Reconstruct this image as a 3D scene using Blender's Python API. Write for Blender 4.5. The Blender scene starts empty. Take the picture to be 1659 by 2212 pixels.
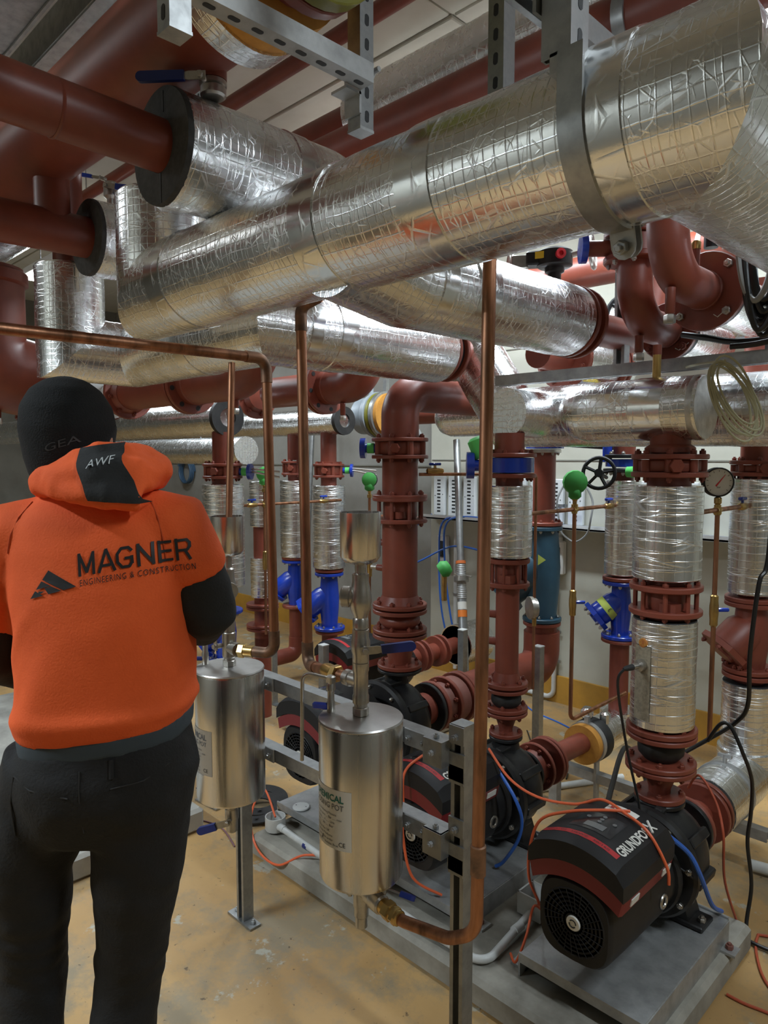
import bpy, bmesh, math, random
from mathutils import Vector, Matrix, Quaternion, noise
from mathutils.bvhtree import BVHTree
random.seed(7)
SC = bpy.context.scene
COL = SC.collection
PI = math.pi
V = Vector
# ------------------------------------------------------------------ camera
cam = bpy.data.cameras.new('camera'); camo = bpy.data.objects.new('camera', cam); COL.objects.link(camo)
camo.location = (0, 0, 1.62); camo.rotation_euler = (math.radians(90 - 4.4), 0, math.radians(45))
cam.sensor_fit = 'VERTICAL'; cam.sensor_height = 36; cam.lens = 1534 / 2212 * 36; cam.clip_start = .05
SC.camera = camo
# ------------------------------------------------------------------ world, exposure, lights
w = bpy.data.worlds.new('world'); SC.world = w; w.use_nodes = True
w.node_tree.nodes['Background'].inputs[0].default_value = (.8, .85, .9, 1)
w.node_tree.nodes['Background'].inputs[1].default_value = .05
SC.view_settings.view_transform = 'Standard'; SC.view_settings.look = 'None'
SC.view_settings.exposure = 1.02; SC.view_settings.gamma = 1; SC.view_settings.use_curve_mapping = False
def area(name, loc, sx, sy, power, color=(.80, .915, 1.), rot=(0, 0, 0)):
    l = bpy.data.lights.new(name, 'AREA'); l.shape = 'RECTANGLE'; l.size = sx; l.size_y = sy; l.energy = power; l.color = color
    o = bpy.data.objects.new(name, l); COL.objects.link(o); o.location = loc; o.rotation_euler = rot
    return o
LAMPS = [(-1.0, 2.95, 3.3, 30), (-2.7, 2.9, 3.3, 28), (-5.6, 2.6, 3.25, 16), (1.1, 1.35, 3.3, 25), (-2.9, -1.5, 3.3, 66), (-4.9, 1.9, 2.95, 20), (-4.4, -.6, 3.3, 6)]
for i, (x, y, z, p) in enumerate(LAMPS):
    area('lamp_light', (x, y, z - .075), 1.2, .12, p)
# ------------------------------------------------------------------ materials
def newmat(name):
    m = bpy.data.materials.new(name); m.use_nodes = True
    nt = m.node_tree; return m, nt, nt.nodes['Principled BSDF']
def nd(nt, t, **k):
    n = nt.nodes.new(t)
    for a, b in k.items():
        if a == 'inp':
            for i, v in b.items(): n.inputs[i].default_value = v
        else: setattr(n, a, b)
    return n
def lin(c): return tuple((x / 12.92 if x <= .04045 else ((x + .055) / 1.055) ** 2.4) for x in c)
def rgb(h):
    h = h.lstrip('#'); return lin(tuple(int(h[i:i + 2], 16) / 255 for i in (0, 2, 4)))
def mat(name, c, rough=.5, metal=0., c2=None, nscale=6., namt=.5, bump=0., bscale=40., coat=0., spread=(.4, .65), rvar=0.):
    m, nt, b = newmat(name)
    b.inputs['Base Color'].default_value = (*c, 1); b.inputs['Roughness'].default_value = rough; b.inputs['Metallic'].default_value = metal
    if coat: b.inputs['Coat Weight'].default_value = coat; b.inputs['Coat Roughness'].default_value = .15
    tc = nd(nt, 'ShaderNodeTexCoord')
    if c2 is not None:
        n = nd(nt, 'ShaderNodeTexNoise', inp={'Scale': nscale, 'Detail': 6., 'Roughness': .6})
        r = nd(nt, 'ShaderNodeMapRange', inp={1: spread[0], 2: spread[1]})
        mx = nd(nt, 'ShaderNodeMix', data_type='RGBA'); mx.inputs[6].default_value = (*c, 1); mx.inputs[7].default_value = (*c2, 1)
        mu = nd(nt, 'ShaderNodeMath', operation='MULTIPLY', inp={1: namt})
        nt.links.new(tc.outputs['Object'], n.inputs['Vector']); nt.links.new(n.outputs[0], r.inputs[0]); nt.links.new(r.outputs[0], mu.inputs[0])
        nt.links.new(mu.outputs[0], mx.inputs[0]); nt.links.new(mx.outputs[2], b.inputs['Base Color'])
        if rvar:
            ra = nd(nt, 'ShaderNodeMapRange', inp={3: rough - rvar, 4: rough + rvar})
            nt.links.new(n.outputs[0], ra.inputs[0]); nt.links.new(ra.outputs[0], b.inputs['Roughness'])
    if bump:
        n2 = nd(nt, 'ShaderNodeTexNoise', inp={'Scale': bscale, 'Detail': 4.})
        bp = nd(nt, 'ShaderNodeBump', inp={'Strength': bump, 'Distance': .004})
        nt.links.new(tc.outputs['Object'], n2.inputs['Vector']); nt.links.new(n2.outputs[0], bp.inputs['Height']); nt.links.new(bp.outputs[0], b.inputs['Normal'])
    return m
def foil(name, wu=9., wv=9., grid=.022, base=.80, rough=.2, amp=1., gamp=.5):
    m, nt, b = newmat(name); L = nt.links.new
    b.inputs['Metallic'].default_value = 1.
    tc = nd(nt, 'ShaderNodeTexCoord')
    dn = nd(nt, 'ShaderNodeTexNoise', inp={'Scale': 9., 'Detail': 3.})
    L(tc.outputs['UV'], dn.inputs['Vector'])
    sub = nd(nt, 'ShaderNodeVectorMath', operation='SUBTRACT'); sub.inputs[1].default_value = (.5, .5, .5); L(dn.outputs['Color'], sub.inputs[0])
    sc = nd(nt, 'ShaderNodeVectorMath', operation='SCALE'); sc.inputs['Scale'].default_value = .012; L(sub.outputs[0], sc.inputs[0])
    ad = nd(nt, 'ShaderNodeVectorMath', operation='ADD'); L(tc.outputs['UV'], ad.inputs[0]); L(sc.outputs[0], ad.inputs[1])
    sx = nd(nt, 'ShaderNodeSeparateXYZ'); L(ad.outputs[0], sx.inputs[0])
    lines = []
    for k in (0, 1):
        dv = nd(nt, 'ShaderNodeMath', operation='DIVIDE', inp={1: grid}); L(sx.outputs[k], dv.inputs[0])
        fr = nd(nt, 'ShaderNodeMath', operation='PINGPONG', inp={1: .5}); L(dv.outputs[0], fr.inputs[0])
        mr = nd(nt, 'ShaderNodeMapRange', inp={1: .43, 2: .5}); L(fr.outputs[0], mr.inputs[0]); lines.append(mr)
    mx = nd(nt, 'ShaderNodeMath', operation='MAXIMUM'); L(lines[0].outputs[0], mx.inputs[0]); L(lines[1].outputs[0], mx.inputs[1])
    mp = nd(nt, 'ShaderNodeMapping'); mp.inputs['Scale'].default_value = (wu, wv, 1)
    sc2 = nd(nt, 'ShaderNodeVectorMath', operation='SCALE'); sc2.inputs['Scale'].default_value = .09; L(sub.outputs[0], sc2.inputs[0])
    ad2 = nd(nt, 'ShaderNodeVectorMath', operation='ADD'); L(tc.outputs['UV'], ad2.inputs[0]); L(sc2.outputs[0], ad2.inputs[1])
    L(ad2.outputs[0], mp.inputs[0])
    wr = []
    for rot_, sx_, sy_, t_ in ((.45, 1., .7, .028), (-.6, .75, 1.15, .028), (0., 1.9, 1.7, .05)):
        m2 = nd(nt, 'ShaderNodeMapping'); m2.inputs['Rotation'].default_value = (0, 0, rot_ * (1 if abs(wu - wv) < 2 else .06)); m2.inputs['Scale'].default_value = (wu * sx_, wv * sy_, 1); m2.inputs['Location'].default_value = (rot_ * 3, rot_, 0); L(tc.outputs['UV'], m2.inputs[0])
        vo = nd(nt, 'ShaderNodeTexVoronoi', feature='DISTANCE_TO_EDGE', inp={'Scale': 1.}); L(m2.outputs[0], vo.inputs['Vector'])
        r_ = nd(nt, 'ShaderNodeMapRange', inp={1: 0., 2: t_, 3: 1., 4: 0.}); L(vo.outputs['Distance'], r_.inputs[0])
        mk_ = nd(nt, 'ShaderNodeTexNoise', inp={'Scale': 8. + rot_ * 5, 'Detail': 1.}); L(m2.outputs[0], mk_.inputs['Vector']); mk_.inputs['Scale'].default_value = .9
        mm = nd(nt, 'ShaderNodeMapRange', inp={1: .5, 2: .66}); L(mk_.outputs[0], mm.inputs[0])
        mu = nd(nt, 'ShaderNodeMath', operation='MULTIPLY'); L(r_.outputs[0], mu.inputs[0]); L(mm.outputs[0], mu.inputs[1]); wr.append(mu)
    m1 = nd(nt, 'ShaderNodeMath', operation='MAXIMUM'); L(wr[0].outputs[0], m1.inputs[0]); L(wr[1].outputs[0], m1.inputs[1])
    w1 = nd(nt, 'ShaderNodeMath', operation='MAXIMUM'); L(m1.outputs[0], w1.inputs[0]); L(wr[2].outputs[0], w1.inputs[1])
    fn = nd(nt, 'ShaderNodeTexNoise', inp={'Scale': 34., 'Detail': 5., 'Roughness': .65}); L(tc.outputs['UV'], fn.inputs['Vector'])
    g_ = nd(nt, 'ShaderNodeMath', operation='MULTIPLY', inp={1: gamp}); L(mx.outputs[0], g_.inputs[0])
    h1 = nd(nt, 'ShaderNodeMath', operation='ADD'); L(g_.outputs[0], h1.inputs[0]); L(w1.outputs[0], h1.inputs[1])
    f2 = nd(nt, 'ShaderNodeMath', operation='MULTIPLY', inp={1: .55}); L(fn.outputs[0], f2.inputs[0])
    h2 = nd(nt, 'ShaderNodeMath', operation='ADD'); L(h1.outputs[0], h2.inputs[0]); L(f2.outputs[0], h2.inputs[1])
    bp = nd(nt, 'ShaderNodeBump', inp={'Strength': .55 * amp, 'Distance': .0035}); L(h2.outputs[0], bp.inputs['Height']); L(bp.outputs[0], b.inputs['Normal'])
    rr = nd(nt, 'ShaderNodeMapRange', inp={3: rough, 4: rough + .22}); L(w1.outputs[0], rr.inputs[0]); L(rr.outputs[0], b.inputs['Roughness'])
    cm = nd(nt, 'ShaderNodeMix', data_type='RGBA'); cm.inputs[6].default_value = (base * .985, base * .995, base, 1); cm.inputs[7].default_value = (.93, .935, .94, 1)  # highlights along the wrinkles painted in as a paler base colour
    L(w1.outputs[0], cm.inputs[0]); L(cm.outputs[2], b.inputs['Base Color'])
    return m
def brushed(name, c, rough, sv=(300., 300., 2.), bump=.05):
    m, nt, b = newmat(name); L = nt.links.new
    b.inputs['Base Color'].default_value = (*c, 1); b.inputs['Metallic'].default_value = 1.
    tc = nd(nt, 'ShaderNodeTexCoord'); mp = nd(nt, 'ShaderNodeMapping'); mp.inputs['Scale'].default_value = sv
    n = nd(nt, 'ShaderNodeTexNoise', inp={'Scale': 1., 'Detail': 3.}); L(tc.outputs['Object'], mp.inputs[0]); L(mp.outputs[0], n.inputs['Vector'])
    r = nd(nt, 'ShaderNodeMapRange', inp={3: rough * .7, 4: rough * 1.4}); L(n.outputs[0], r.inputs[0]); L(r.outputs[0], b.inputs['Roughness'])
    bp = nd(nt, 'ShaderNodeBump', inp={'Strength': bump, 'Distance': .001}); L(n.outputs[0], bp.inputs['Height']); L(bp.outputs[0], b.inputs['Normal'])
    return m
def floor_mat():
    m, nt, b = newmat('worn_ochre_floor_paint'); L = nt.links.new
    tc = nd(nt, 'ShaderNodeTexCoord')
    def noi(s, d=6., r=.6):
        n = nd(nt, 'ShaderNodeTexNoise', inp={'Scale': s, 'Detail': d, 'Roughness': r}); L(tc.outputs['Object'], n.inputs['Vector']); return n
    def mr(n, a, c): r = nd(nt, 'ShaderNodeMapRange', inp={1: a, 2: c}); L(n.outputs[0], r.inputs[0]); return r
    def mix(a, bb, f):
        x = nd(nt, 'ShaderNodeMix', data_type='RGBA'); 
        if isinstance(a, tuple): x.inputs[6].default_value = (*a, 1)
        else: L(a.outputs[2], x.inputs[6])
        x.inputs[7].default_value = (*bb, 1); L(f.outputs[0], x.inputs[0]); return x
    def mul(a, k): r = nd(nt, 'ShaderNodeMath', operation='MULTIPLY', inp={1: k}); L(a.outputs[0], r.inputs[0]); return r
    c = mix(rgb('#bb9762'), rgb('#a27f50'), mr(noi(1.3), .35, .7))
    c = mix(c, rgb('#837a66'), mul(mr(noi(2.3, 9., .76), .47, .60), .8))
    c = mix(c, rgb('#a9a79a'), mul(mr(noi(6.5, 6., .65), .60, .64), .85))
    c = mix(c, rgb('#4d3d2b'), mul(mr(noi(34., 3.), .66, .72), .8))
    c = mix(c, rgb('#6b4a2c'), mul(mr(noi(11., 8., .7), .60, .8), .5))
    L(c.outputs[2], b.inputs['Base Color'])
    rn = nd(nt, 'ShaderNodeMapRange', inp={3: .42, 4: .75}); L(noi(5.).outputs[0], rn.inputs[0]); L(rn.outputs[0], b.inputs['Roughness'])
    bp = nd(nt, 'ShaderNodeBump', inp={'Strength': .15, 'Distance': .004}); L(noi(30.).outputs[0], bp.inputs['Height']); L(bp.outputs[0], b.inputs['Normal'])
    return m
def copper_mat():
    m, nt, b = newmat('tarnished_copper'); L = nt.links.new
    b.inputs['Metallic'].default_value = .92
    tc = nd(nt, 'ShaderNodeTexCoord'); mp = nd(nt, 'ShaderNodeMapping'); mp.inputs['Scale'].default_value = (30, 30, 5); L(tc.outputs['Object'], mp.inputs[0])
    n = nd(nt, 'ShaderNodeTexNoise', inp={'Scale': 1., 'Detail': 6., 'Roughness': .6}); L(mp.outputs[0], n.inputs['Vector'])
    cr = nd(nt, 'ShaderNodeValToRGB'); L(n.outputs[0], cr.inputs[0]); L(cr.outputs[0], b.inputs['Base Color'])
    e = cr.color_ramp.elements; e[0].position = .3; e[0].color = (.16, .085, .05, 1); e[1].position = .7; e[1].color = (.52, .25, .14, 1)
    k = e.new(.5); k.color = (.36, .17, .095, 1)
    r = nd(nt, 'ShaderNodeMapRange', inp={3: .55, 4: .3}); L(n.outputs[0], r.inputs[0]); L(r.outputs[0], b.inputs['Roughness'])
    return m
RED = mat('red_oxide_paint', (.225, .052, .030), .42, 0, (.16, .039, .025), 7., .7, .06, 60.)
REDD = mat('red_oxide_dusty', (.20, .068, .052), .6, 0, (.26, .12, .09), 9., .6, .1, 60.)
FOIL = foil('foil_facing', 17., 26., .022, .86, .25, .32, 1.1)
FOILV = foil('foil_facing_wrinkled', 3.5, 34., .03, .9, .27, .75, .3)
FOILD = foil('foil_tape', 9., 9., .2, .82, .2, .3, .0)
COPPER = copper_mat(); COPPERD = mat('heat_darkened_copper', (.13, .085, .06), .5, .75, (.36, .19, .11), 14., .9, .15, 30.)
GALV = mat('galvanised_steel', (.40, .41, .41), .42, .85, (.28, .29, .29), 24., .8, .05, 80., rvar=.12)
GALVD = mat('dull_galvanised_steel', (.44, .445, .44), .5, .55, (.30, .305, .30), 18., .8, .08, 80.)
SS = brushed('brushed_stainless', (.68, .66, .63), .24)
SSTOP = mat('stainless_lid', (.55, .54, .52), .38, .95, (.40, .39, .37), 12., .7)
CAST = mat('cast_stainless_fitting', (.52, .50, .46), .34, .95, (.38, .36, .33), 30., .7, .1, 60.)
BRASS = mat('brass', (.56, .38, .14), .3, .95, (.38, .24, .09), 25., .6)
BLUE = mat('blue_epoxy_paint', rgb('#1d3fae'), .25, 0, rgb('#17318a'), 8., .6, coat=.3)
BLUEL = mat('blue_lever_plastic', rgb('#1c2c6e'), .4)
TEAL = mat('dark_teal_paint', rgb('#2f5062'), .42, 0, rgb('#27414f'), 6., .7)
BLACK = mat('black_cast_iron_paint', (.014, .014, .015), .36, 0, (.03, .029, .028), 10., .8, .08, 50.)
PLAST = mat('black_plastic', (.012, .012, .013), .5, 0, (.026, .025, .025), 5., .5)
for m_ in (PLAST, BLACK): m_.node_tree.nodes['Principled BSDF'].inputs['Specular IOR Level'].default_value = .28
RUB = mat('black_rubber', (.014, .014, .014), .6, 0, (.035, .033, .031), 20., .6)
CABLE = mat('black_cable', (.012, .012, .012), .38)
MAROON = mat('dark_red_plastic', rgb('#7a1d22'), .42)
WALL = mat('off_white_wall_paint', rgb('#b9b8ab'), .7, 0, rgb('#a3a193'), 1.6, .7, .05, 25.)
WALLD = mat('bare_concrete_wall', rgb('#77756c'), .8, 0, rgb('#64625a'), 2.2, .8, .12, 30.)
CEIL = mat('painted_ceiling_board', rgb('#cfcdc2'), .75, 0, rgb('#bcb9ac'), 3., .6, .12, 18.)
YEL = mat('yellow_skirting_paint', rgb('#b98a35'), .6, 0, rgb('#94702f'), 4., .7)
CONC = mat('plinth_concrete', rgb('#a19d92'), .8, 0, rgb('#767268'), 5., .9, .2, 40.)
CONCD = mat('dark_plinth_concrete', rgb('#a3a098'), .85, 0, rgb('#7b7972'), 4., .9, .2, 40.)
FOAM = mat('grey_elastomeric_foam', (.045, .047, .048), .85, 0, (.075, .077, .078), 50., .7, .2, 120.)
YFOAM = mat('yellow_phenolic_foam', rgb('#c98f3c'), .75, 0, rgb('#a8702c'), 15., .7, .2, 60.)
WHITE = mat('white_plastic', rgb('#d6d6d2'), .45)
PVC = mat('white_pvc_conduit', rgb('#cfd0cd'), .35, 0, rgb('#aeb0ad'), 8., .6)
WHITEM = mat('white_powder_coated_steel', rgb('#cdd0d0'), .45)
SLOT = mat('dark_slot', (.02, .021, .022), .6)
GREYP = mat('pale_grey_enamel', rgb('#9aa3aa'), .4, 0, rgb('#7f888f'), 6., .6)
ORC = mat('orange_cable', rgb('#e0663c'), .45); ORD = mat('dusty_orange_cable', rgb('#b5553a'), .5); BLC = mat('blue_cable', rgb('#3569c4'), .4); BEIGE = mat('beige_cable', rgb('#a39f80'), .5); GRC = mat('grey_cable', rgb('#8b8d8c'), .5); PURC = mat('mauve_cable', rgb('#7a5560'), .5)
GREEN = mat('green_masking_tape', rgb('#3f9a45'), .6, 0, rgb('#338438'), 12., .6); GRB = mat('bright_green_tape', rgb('#5ccc66'), .55)
OLIVE = mat('olive_paint', rgb('#7d7a24'), .45, 0, rgb('#5b5a1c'), 8., .8)
LABEL = mat('label_white', rgb('#dcdad2'), .5); LABELG = mat('grey_label', rgb('#9d978d'), .4, .3); INK = mat('black_print', (.015, .015, .016), .5); INKG = mat('green_print', rgb('#0d6b60'), .5); INKY = mat('grey_print', rgb('#55565a'), .5)
REDL = mat('red_marker_strip', rgb('#b3262b'), .45); YLAB = mat('yellow_label', rgb('#e0c02c'), .5); REDP = mat('red_plug', rgb('#d6303a'), .4); LIME = mat('yellow_green_paper', rgb('#b4c25a'), .7)
SCREEN = mat('grey_display', rgb('#6e7070'), .25); GLASS = mat('dial_face', rgb('#dfdfda'), .35)
ORF = mat('orange_fleece', rgb('#ea5f25'), .85, 0, rgb('#e0561f'), 30., .4, .25, 220.); DKF = mat('charcoal_fleece', rgb('#232424'), .9, 0, rgb('#1d1e1e'), 30., .5, .25, 200.)
JEAN = mat('black_denim', rgb('#121212'), .85, 0, rgb('#1b1a1a'), 14., .6, .35, 160.); KNIT = mat('black_knit', rgb('#080909'), .95, 0, rgb('#0f1010'), 60., .6, .5, 300.)
TEE = mat('slate_jersey', rgb('#39434a'), .85); SKIN = mat('skin', rgb('#a9745a'), .55); SOLE = mat('boot_leather', rgb('#2a221c'), .6)
EMI, _nt, _b = newmat('lamp_diffuser'); _b.inputs['Base Color'].default_value = (.9, .9, .9, 1); _b.inputs['Emission Color'].default_value = (1, .97, .92, 1); _b.inputs['Emission Strength'].default_value = 6.
# ------------------------------------------------------------------ mesh builder
def frame(ax):
    ax = V(ax).normalized(); h = V((0, 0, 1)) if abs(ax.z) < .9 else V((1, 0, 0))
    a = h.cross(ax).normalized(); return a, ax.cross(a).normalized(), ax
class G:
    def __init__(s): s.v = []; s.f = []; s.uv = []
    def add(s, vs, fs, uvs=None):
        o = len(s.v); s.v += [V(p) for p in vs]
        for i, f in enumerate(fs):
            s.f.append([o + k for k in f]); s.uv.append(uvs[i] if uvs else [(0, 0)] * len(f))
        return s
    def sweep(s, pts, rad, seg=24, caps=True, disp=0., closed=False, v0=0.):
        pts = [V(p) for p in pts]; n = len(pts); R = rad if isinstance(rad, (list, tuple)) else [rad] * n
        T = []
        for i in range(n):
            a = pts[max(i - 1, 0)]; b = pts[min(i + 1, n - 1)]; T.append((b - a).normalized())
        # mitre scale at corners kept by half-angle tangents
        x, y, _ = frame(T[0]); vs = []; L = [v0]
        for i in range(n):
            if i:
                q = T[i - 1].rotation_difference(T[i]); x = q @ x; x = (x - T[i] * x.dot(T[i])).normalized(); L.append(L[-1] + (pts[i] - pts[i - 1]).length)
            y = T[i].cross(x)
            for k in range(seg):
                a = 2 * PI * k / seg; r = R[i]
                if disp:
                    q3 = pts[i] * 9 + (x * math.cos(a) + y * math.sin(a)) * .8
                    r += disp * noise.noise(q3) + disp * .5 * noise.noise(q3 * 2.7)
                vs.append(pts[i] + (x * math.cos(a) + y * math.sin(a)) * r)
        fs = []; uv = []
        for i in range(n - 1):
            for k in range(seg):
                k2 = (k + 1) % seg; fs.append([i * seg + k, i * seg + k2, (i + 1) * seg + k2, (i + 1) * seg + k])
                u0 = 2 * PI * k / seg * R[0]; u1 = 2 * PI * (k + 1) / seg * R[0]
                uv.append([(u0, L[i]), (u1, L[i]), (u1, L[i + 1]), (u0, L[i + 1])])
        if caps:
            for base, rev, pi in ((0, True, 0), ((n - 1) * seg, False, n - 1)):
                f = [base + k for k in range(seg)]; u = [(R[pi] * math.cos(2 * PI * k / seg), R[pi] * math.sin(2 * PI * k / seg)) for k in range(seg)]
                if rev: f = f[::-1]; u = u[::-1]
                fs.append(f); uv.append(u)
        return s.add(vs, fs, uv)
    def lathe(s, prof, c, ax=(0, 0, 1), seg=28):
        c = V(c); x, y, z = frame(ax); n = len(prof); vs = []; fs = []; uv = []
        for r, h in prof:
            for k in range(seg):
                a = 2 * PI * k / seg; vs.append(c + z * h + (x * math.cos(a) + y * math.sin(a)) * max(r, 1e-5))
        L = [0]
        for i in range(1, n): L.append(L[-1] + math.hypot(prof[i][0] - prof[i - 1][0], prof[i][1] - prof[i - 1][1]))
        rm = max(p[0] for p in prof)
        for i in range(n - 1):
            for k in range(seg):
                k2 = (k + 1) % seg; fs.append([i * seg + k, i * seg + k2, (i + 1) * seg + k2, (i + 1) * seg + k])
                u0 = 2 * PI * k / seg * rm; u1 = 2 * PI * (k + 1) / seg * rm; uv.append([(u0, L[i]), (u1, L[i]), (u1, L[i + 1]), (u0, L[i + 1])])
        for base, p, rev in ((0, prof[0], True), ((n - 1) * seg, prof[-1], False)):
            if p[0] > 1e-4:
                f = [base + k for k in range(seg)]
                if not (prof[0] == prof[-1]): fs.append(f[::-1] if rev else f); uv.append([(0, 0)] * seg)
        return s.add(vs, fs, uv)
    def box(s, c, size, rz=0., M3=None, bev=0.):
        c = V(c); hx, hy, hz = [a / 2 for a in size]; Mx = M3 or Matrix.Rotation(rz, 3, 'Z')
        if bev > 0:
            b = min(bev, hx * .9, hy * .9, hz * .9); rings = []
            for z, ins in ((-hz, b), (-hz + b, 0), (hz - b, 0), (hz, b)):
                a, d = hx - ins, hy - ins; e = b if ins == 0 else b * .6
                rings.append([(-a + e, -d, z), (a - e, -d, z), (a, -d + e, z), (a, d - e, z), (a - e, d, z), (-a + e, d, z), (-a, d - e, z), (-a, -d + e, z)])
            vs = [c + Mx @ V(p) for r in rings for p in r]; fs = [list(range(7, -1, -1)), list(range(24, 32))]
            for i in range(3):
                for k in range(8): k2 = (k + 1) % 8; fs.append([i * 8 + k, i * 8 + k2, (i + 1) * 8 + k2, (i + 1) * 8 + k])
            return s.add(vs, fs)
        vs = [c + Mx @ V((x * hx, y * hy, z * hz)) for z in (-1, 1) for x, y in ((-1, -1), (1, -1), (1, 1), (-1, 1))]
        return s.add(vs, [[3, 2, 1, 0], [4, 5, 6, 7], [0, 1, 5, 4], [1, 2, 6, 5], [2, 3, 7, 6], [3, 0, 4, 7]])
    def prism(s, poly, o, ax, ay, az, h0, h1):
        o, ax, ay, az = V(o), V(ax), V(ay), V(az); n = len(poly)
        vs = [o + ax * p[0] + ay * p[1] + az * h for h in (h0, h1) for p in poly]
        fs = [list(range(n))[::-1], list(range(n, 2 * n))] + [[k, (k + 1) % n, n + (k + 1) % n, n + k] for k in range(n)]
        return s.add(vs, fs)
    def hexa(s, c, ax, r, h, seg=6): return s.lathe([(r * .9, 0), (r, h * .1), (r, h * .9), (r * .9, h)], c, ax, seg)
ORG = {}
def finish(me, m, sharp=38):
    if isinstance(m, (list, tuple)):
        for k in m: me.materials.append(k)
    elif m: me.materials.append(m)
    for p in me.polygons: p.use_smooth = True
    try: me.set_sharp_from_angle(angle=math.radians(sharp))
    except Exception: pass
def to_mesh(g, name, org=V((0, 0, 0)), sharp=38, m=None):
    me = bpy.data.meshes.new(name); me.from_pydata([tuple(p - org) for p in g.v], [], g.f)
    ul = me.uv_layers.new(name='UVMap')
    i = 0; d = ul.data
    for u in g.uv:
        for a in u: d[i].uv = a; i += 1
    bm = bmesh.new(); bm.from_mesh(me); bmesh.ops.recalc_face_normals(bm, faces=bm.faces); bm.to_mesh(me); bm.free()
    finish(me, m, sharp); return me
def part(name, g, m, parent=None, sharp=38, label=None):
    org = ORG[parent.name] if parent else V((0, 0, 0))
    o = bpy.data.objects.new(name, to_mesh(g, name, org, sharp, m)); COL.objects.link(o)
    if parent: o.parent = parent; ORG[o.name] = org
    if label: o['label'] = label
    return o
def thing(name, label, cat, loc, group=None):
    o = bpy.data.objects.new(name, None); o.empty_display_size = .1; COL.objects.link(o); o.location = loc
    o['label'] = label; o['category'] = cat
    if group: o['group'] = group
    ORG[o.name] = V(loc); return o
def solo(name, g, m, label, cat, loc=None, group=None, sharp=38):
    org = V(loc) if loc else sum(g.v, V((0, 0, 0))) / len(g.v)
    o = bpy.data.objects.new(name, to_mesh(g, name, org, sharp, m)); COL.objects.link(o); o.location = org
    o['label'] = label; o['category'] = cat
    if group: o['group'] = group
    ORG[o.name] = org; return o
def struct(name, g, m, label=None):
    o = part(name, g, m); o['kind'] = 'structure'; ORG[o.name] = V((0, 0, 0))
    if label: o['label'] = label
    return o
# path helpers
def bend(pts, R, n=10):
    pts = [V(p) for p in pts]; out = [pts[0]]
    Rs = R if isinstance(R, (list, tuple)) else [R] * len(pts)
    for i in range(1, len(pts) - 1):
        a = (pts[i - 1] - pts[i]); b = (pts[i + 1] - pts[i]); la, lb = a.length, b.length; a.normalize(); b.normalize()
        ang = a.angle(b); t = min(Rs[i] / math.tan(ang / 2), la * .499, lb * .499); r = t * math.tan(ang / 2)
        c = pts[i] + (a + b).normalized() * (r / math.sin(ang / 2)); s0 = pts[i] + a * t - c; s1 = pts[i] + b * t - c; tot = s0.angle(s1)
        axis = s0.cross(s1).normalized()
        for k in range(n + 1): out.append(c + Quaternion(axis, tot * k / n) @ s0)
    out.append(pts[-1]); return out
def dense(pts, step):
    out = [V(pts[0])]
    for a, b in zip(pts, pts[1:]):
        a, b = V(a), V(b); n = max(1, int((b - a).length / step))
        for k in range(1, n + 1): out.append(a.lerp(b, k / n))
    return out
def spline(P, n=8):
    P = [V(p) for p in P]; out = []
    for i in range(len(P) - 1):
        p0, p1, p2, p3 = P[max(i - 1, 0)], P[i], P[i + 1], P[min(i + 2, len(P) - 1)]
        for k in range(n):
            t = k / n; out.append(.5 * ((2 * p1) + (p2 - p0) * t + (2 * p0 - 5 * p1 + 4 * p2 - p3) * t * t + (3 * p1 - p0 - 3 * p2 + p3) * t ** 3))
    out.append(P[-1]); return out
UP = V((0, 0, 1)); EX = V((1, 0, 0)); EY = V((0, 1, 0))
# shared hex bolts
BOLTS = {}
def bolt_mesh(m):
    if m.name not in BOLTS:
        g = G(); g.hexa((0, 0, 0), UP, 1, 1.15); g.lathe([(.55, 1.1), (.55, 1.6), (.4, 1.7)], (0, 0, 0), UP, 6)
        BOLTS[m.name] = to_mesh(g, 'bolt', V((0, 0, 0)), 30, m)
    return BOLTS[m.name]
def bolt(parent, p, ax, r, m, name='bolt'):
    o = bpy.data.objects.new(name, bolt_mesh(m)); COL.objects.link(o); o.parent = parent
    o.location = V(p) - ORG[parent.name]; o.rotation_mode = 'QUATERNION'; o.rotation_quaternion = UP.rotation_difference(V(ax).normalized()); o.scale = (r, r, r)
    return o
def flange(t, c, ax, R, th=.02, n=8, m=None, bm_=None, sides=(1,), br=None, hub=0, rin=0., bs=None, rot=.4, name='flange'):
    m = m or RED; bm_ = bm_ or m; c = V(c); x, y, z = frame(ax); e = .003
    g = G(); pr = [(rin, -th / 2), (R - e, -th / 2), (R, -th / 2 + e), (R, th / 2 - e), (R - e, th / 2), (rin, th / 2)]
    if hub: pr = pr[:-1] + [(hub * 1.22, th / 2), (hub * 1.02, th / 2 + .035), (rin, th / 2 + .035)]
    g.lathe(pr, c, ax, 32)
    o = part(name, g, m, t); br = br or R * .82; bs = bs or max(.0085, R * .085)
    for k in range(n):
        a = 2 * PI * k / n + rot; d = x * math.cos(a) + y * math.sin(a)
        for sd in sides: bolt(o, c + d * br + z * (sd * th / 2), z * sd, bs, bm_)
    return o
def pipe(t, pts, r, m=None, name='pipe', seg=24, caps=True): return part(name, G().sweep(pts, r, seg, caps), m or RED, t)
def ins(t, pts, r, m=None, name='insulation', disp=.0022, foam=False):
    pts = dense(pts, .035) if len(pts) < 6 else pts
    o = part(name, G().sweep(pts, r, 44, True, disp), m or FOIL, t, 60)
    return o
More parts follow.
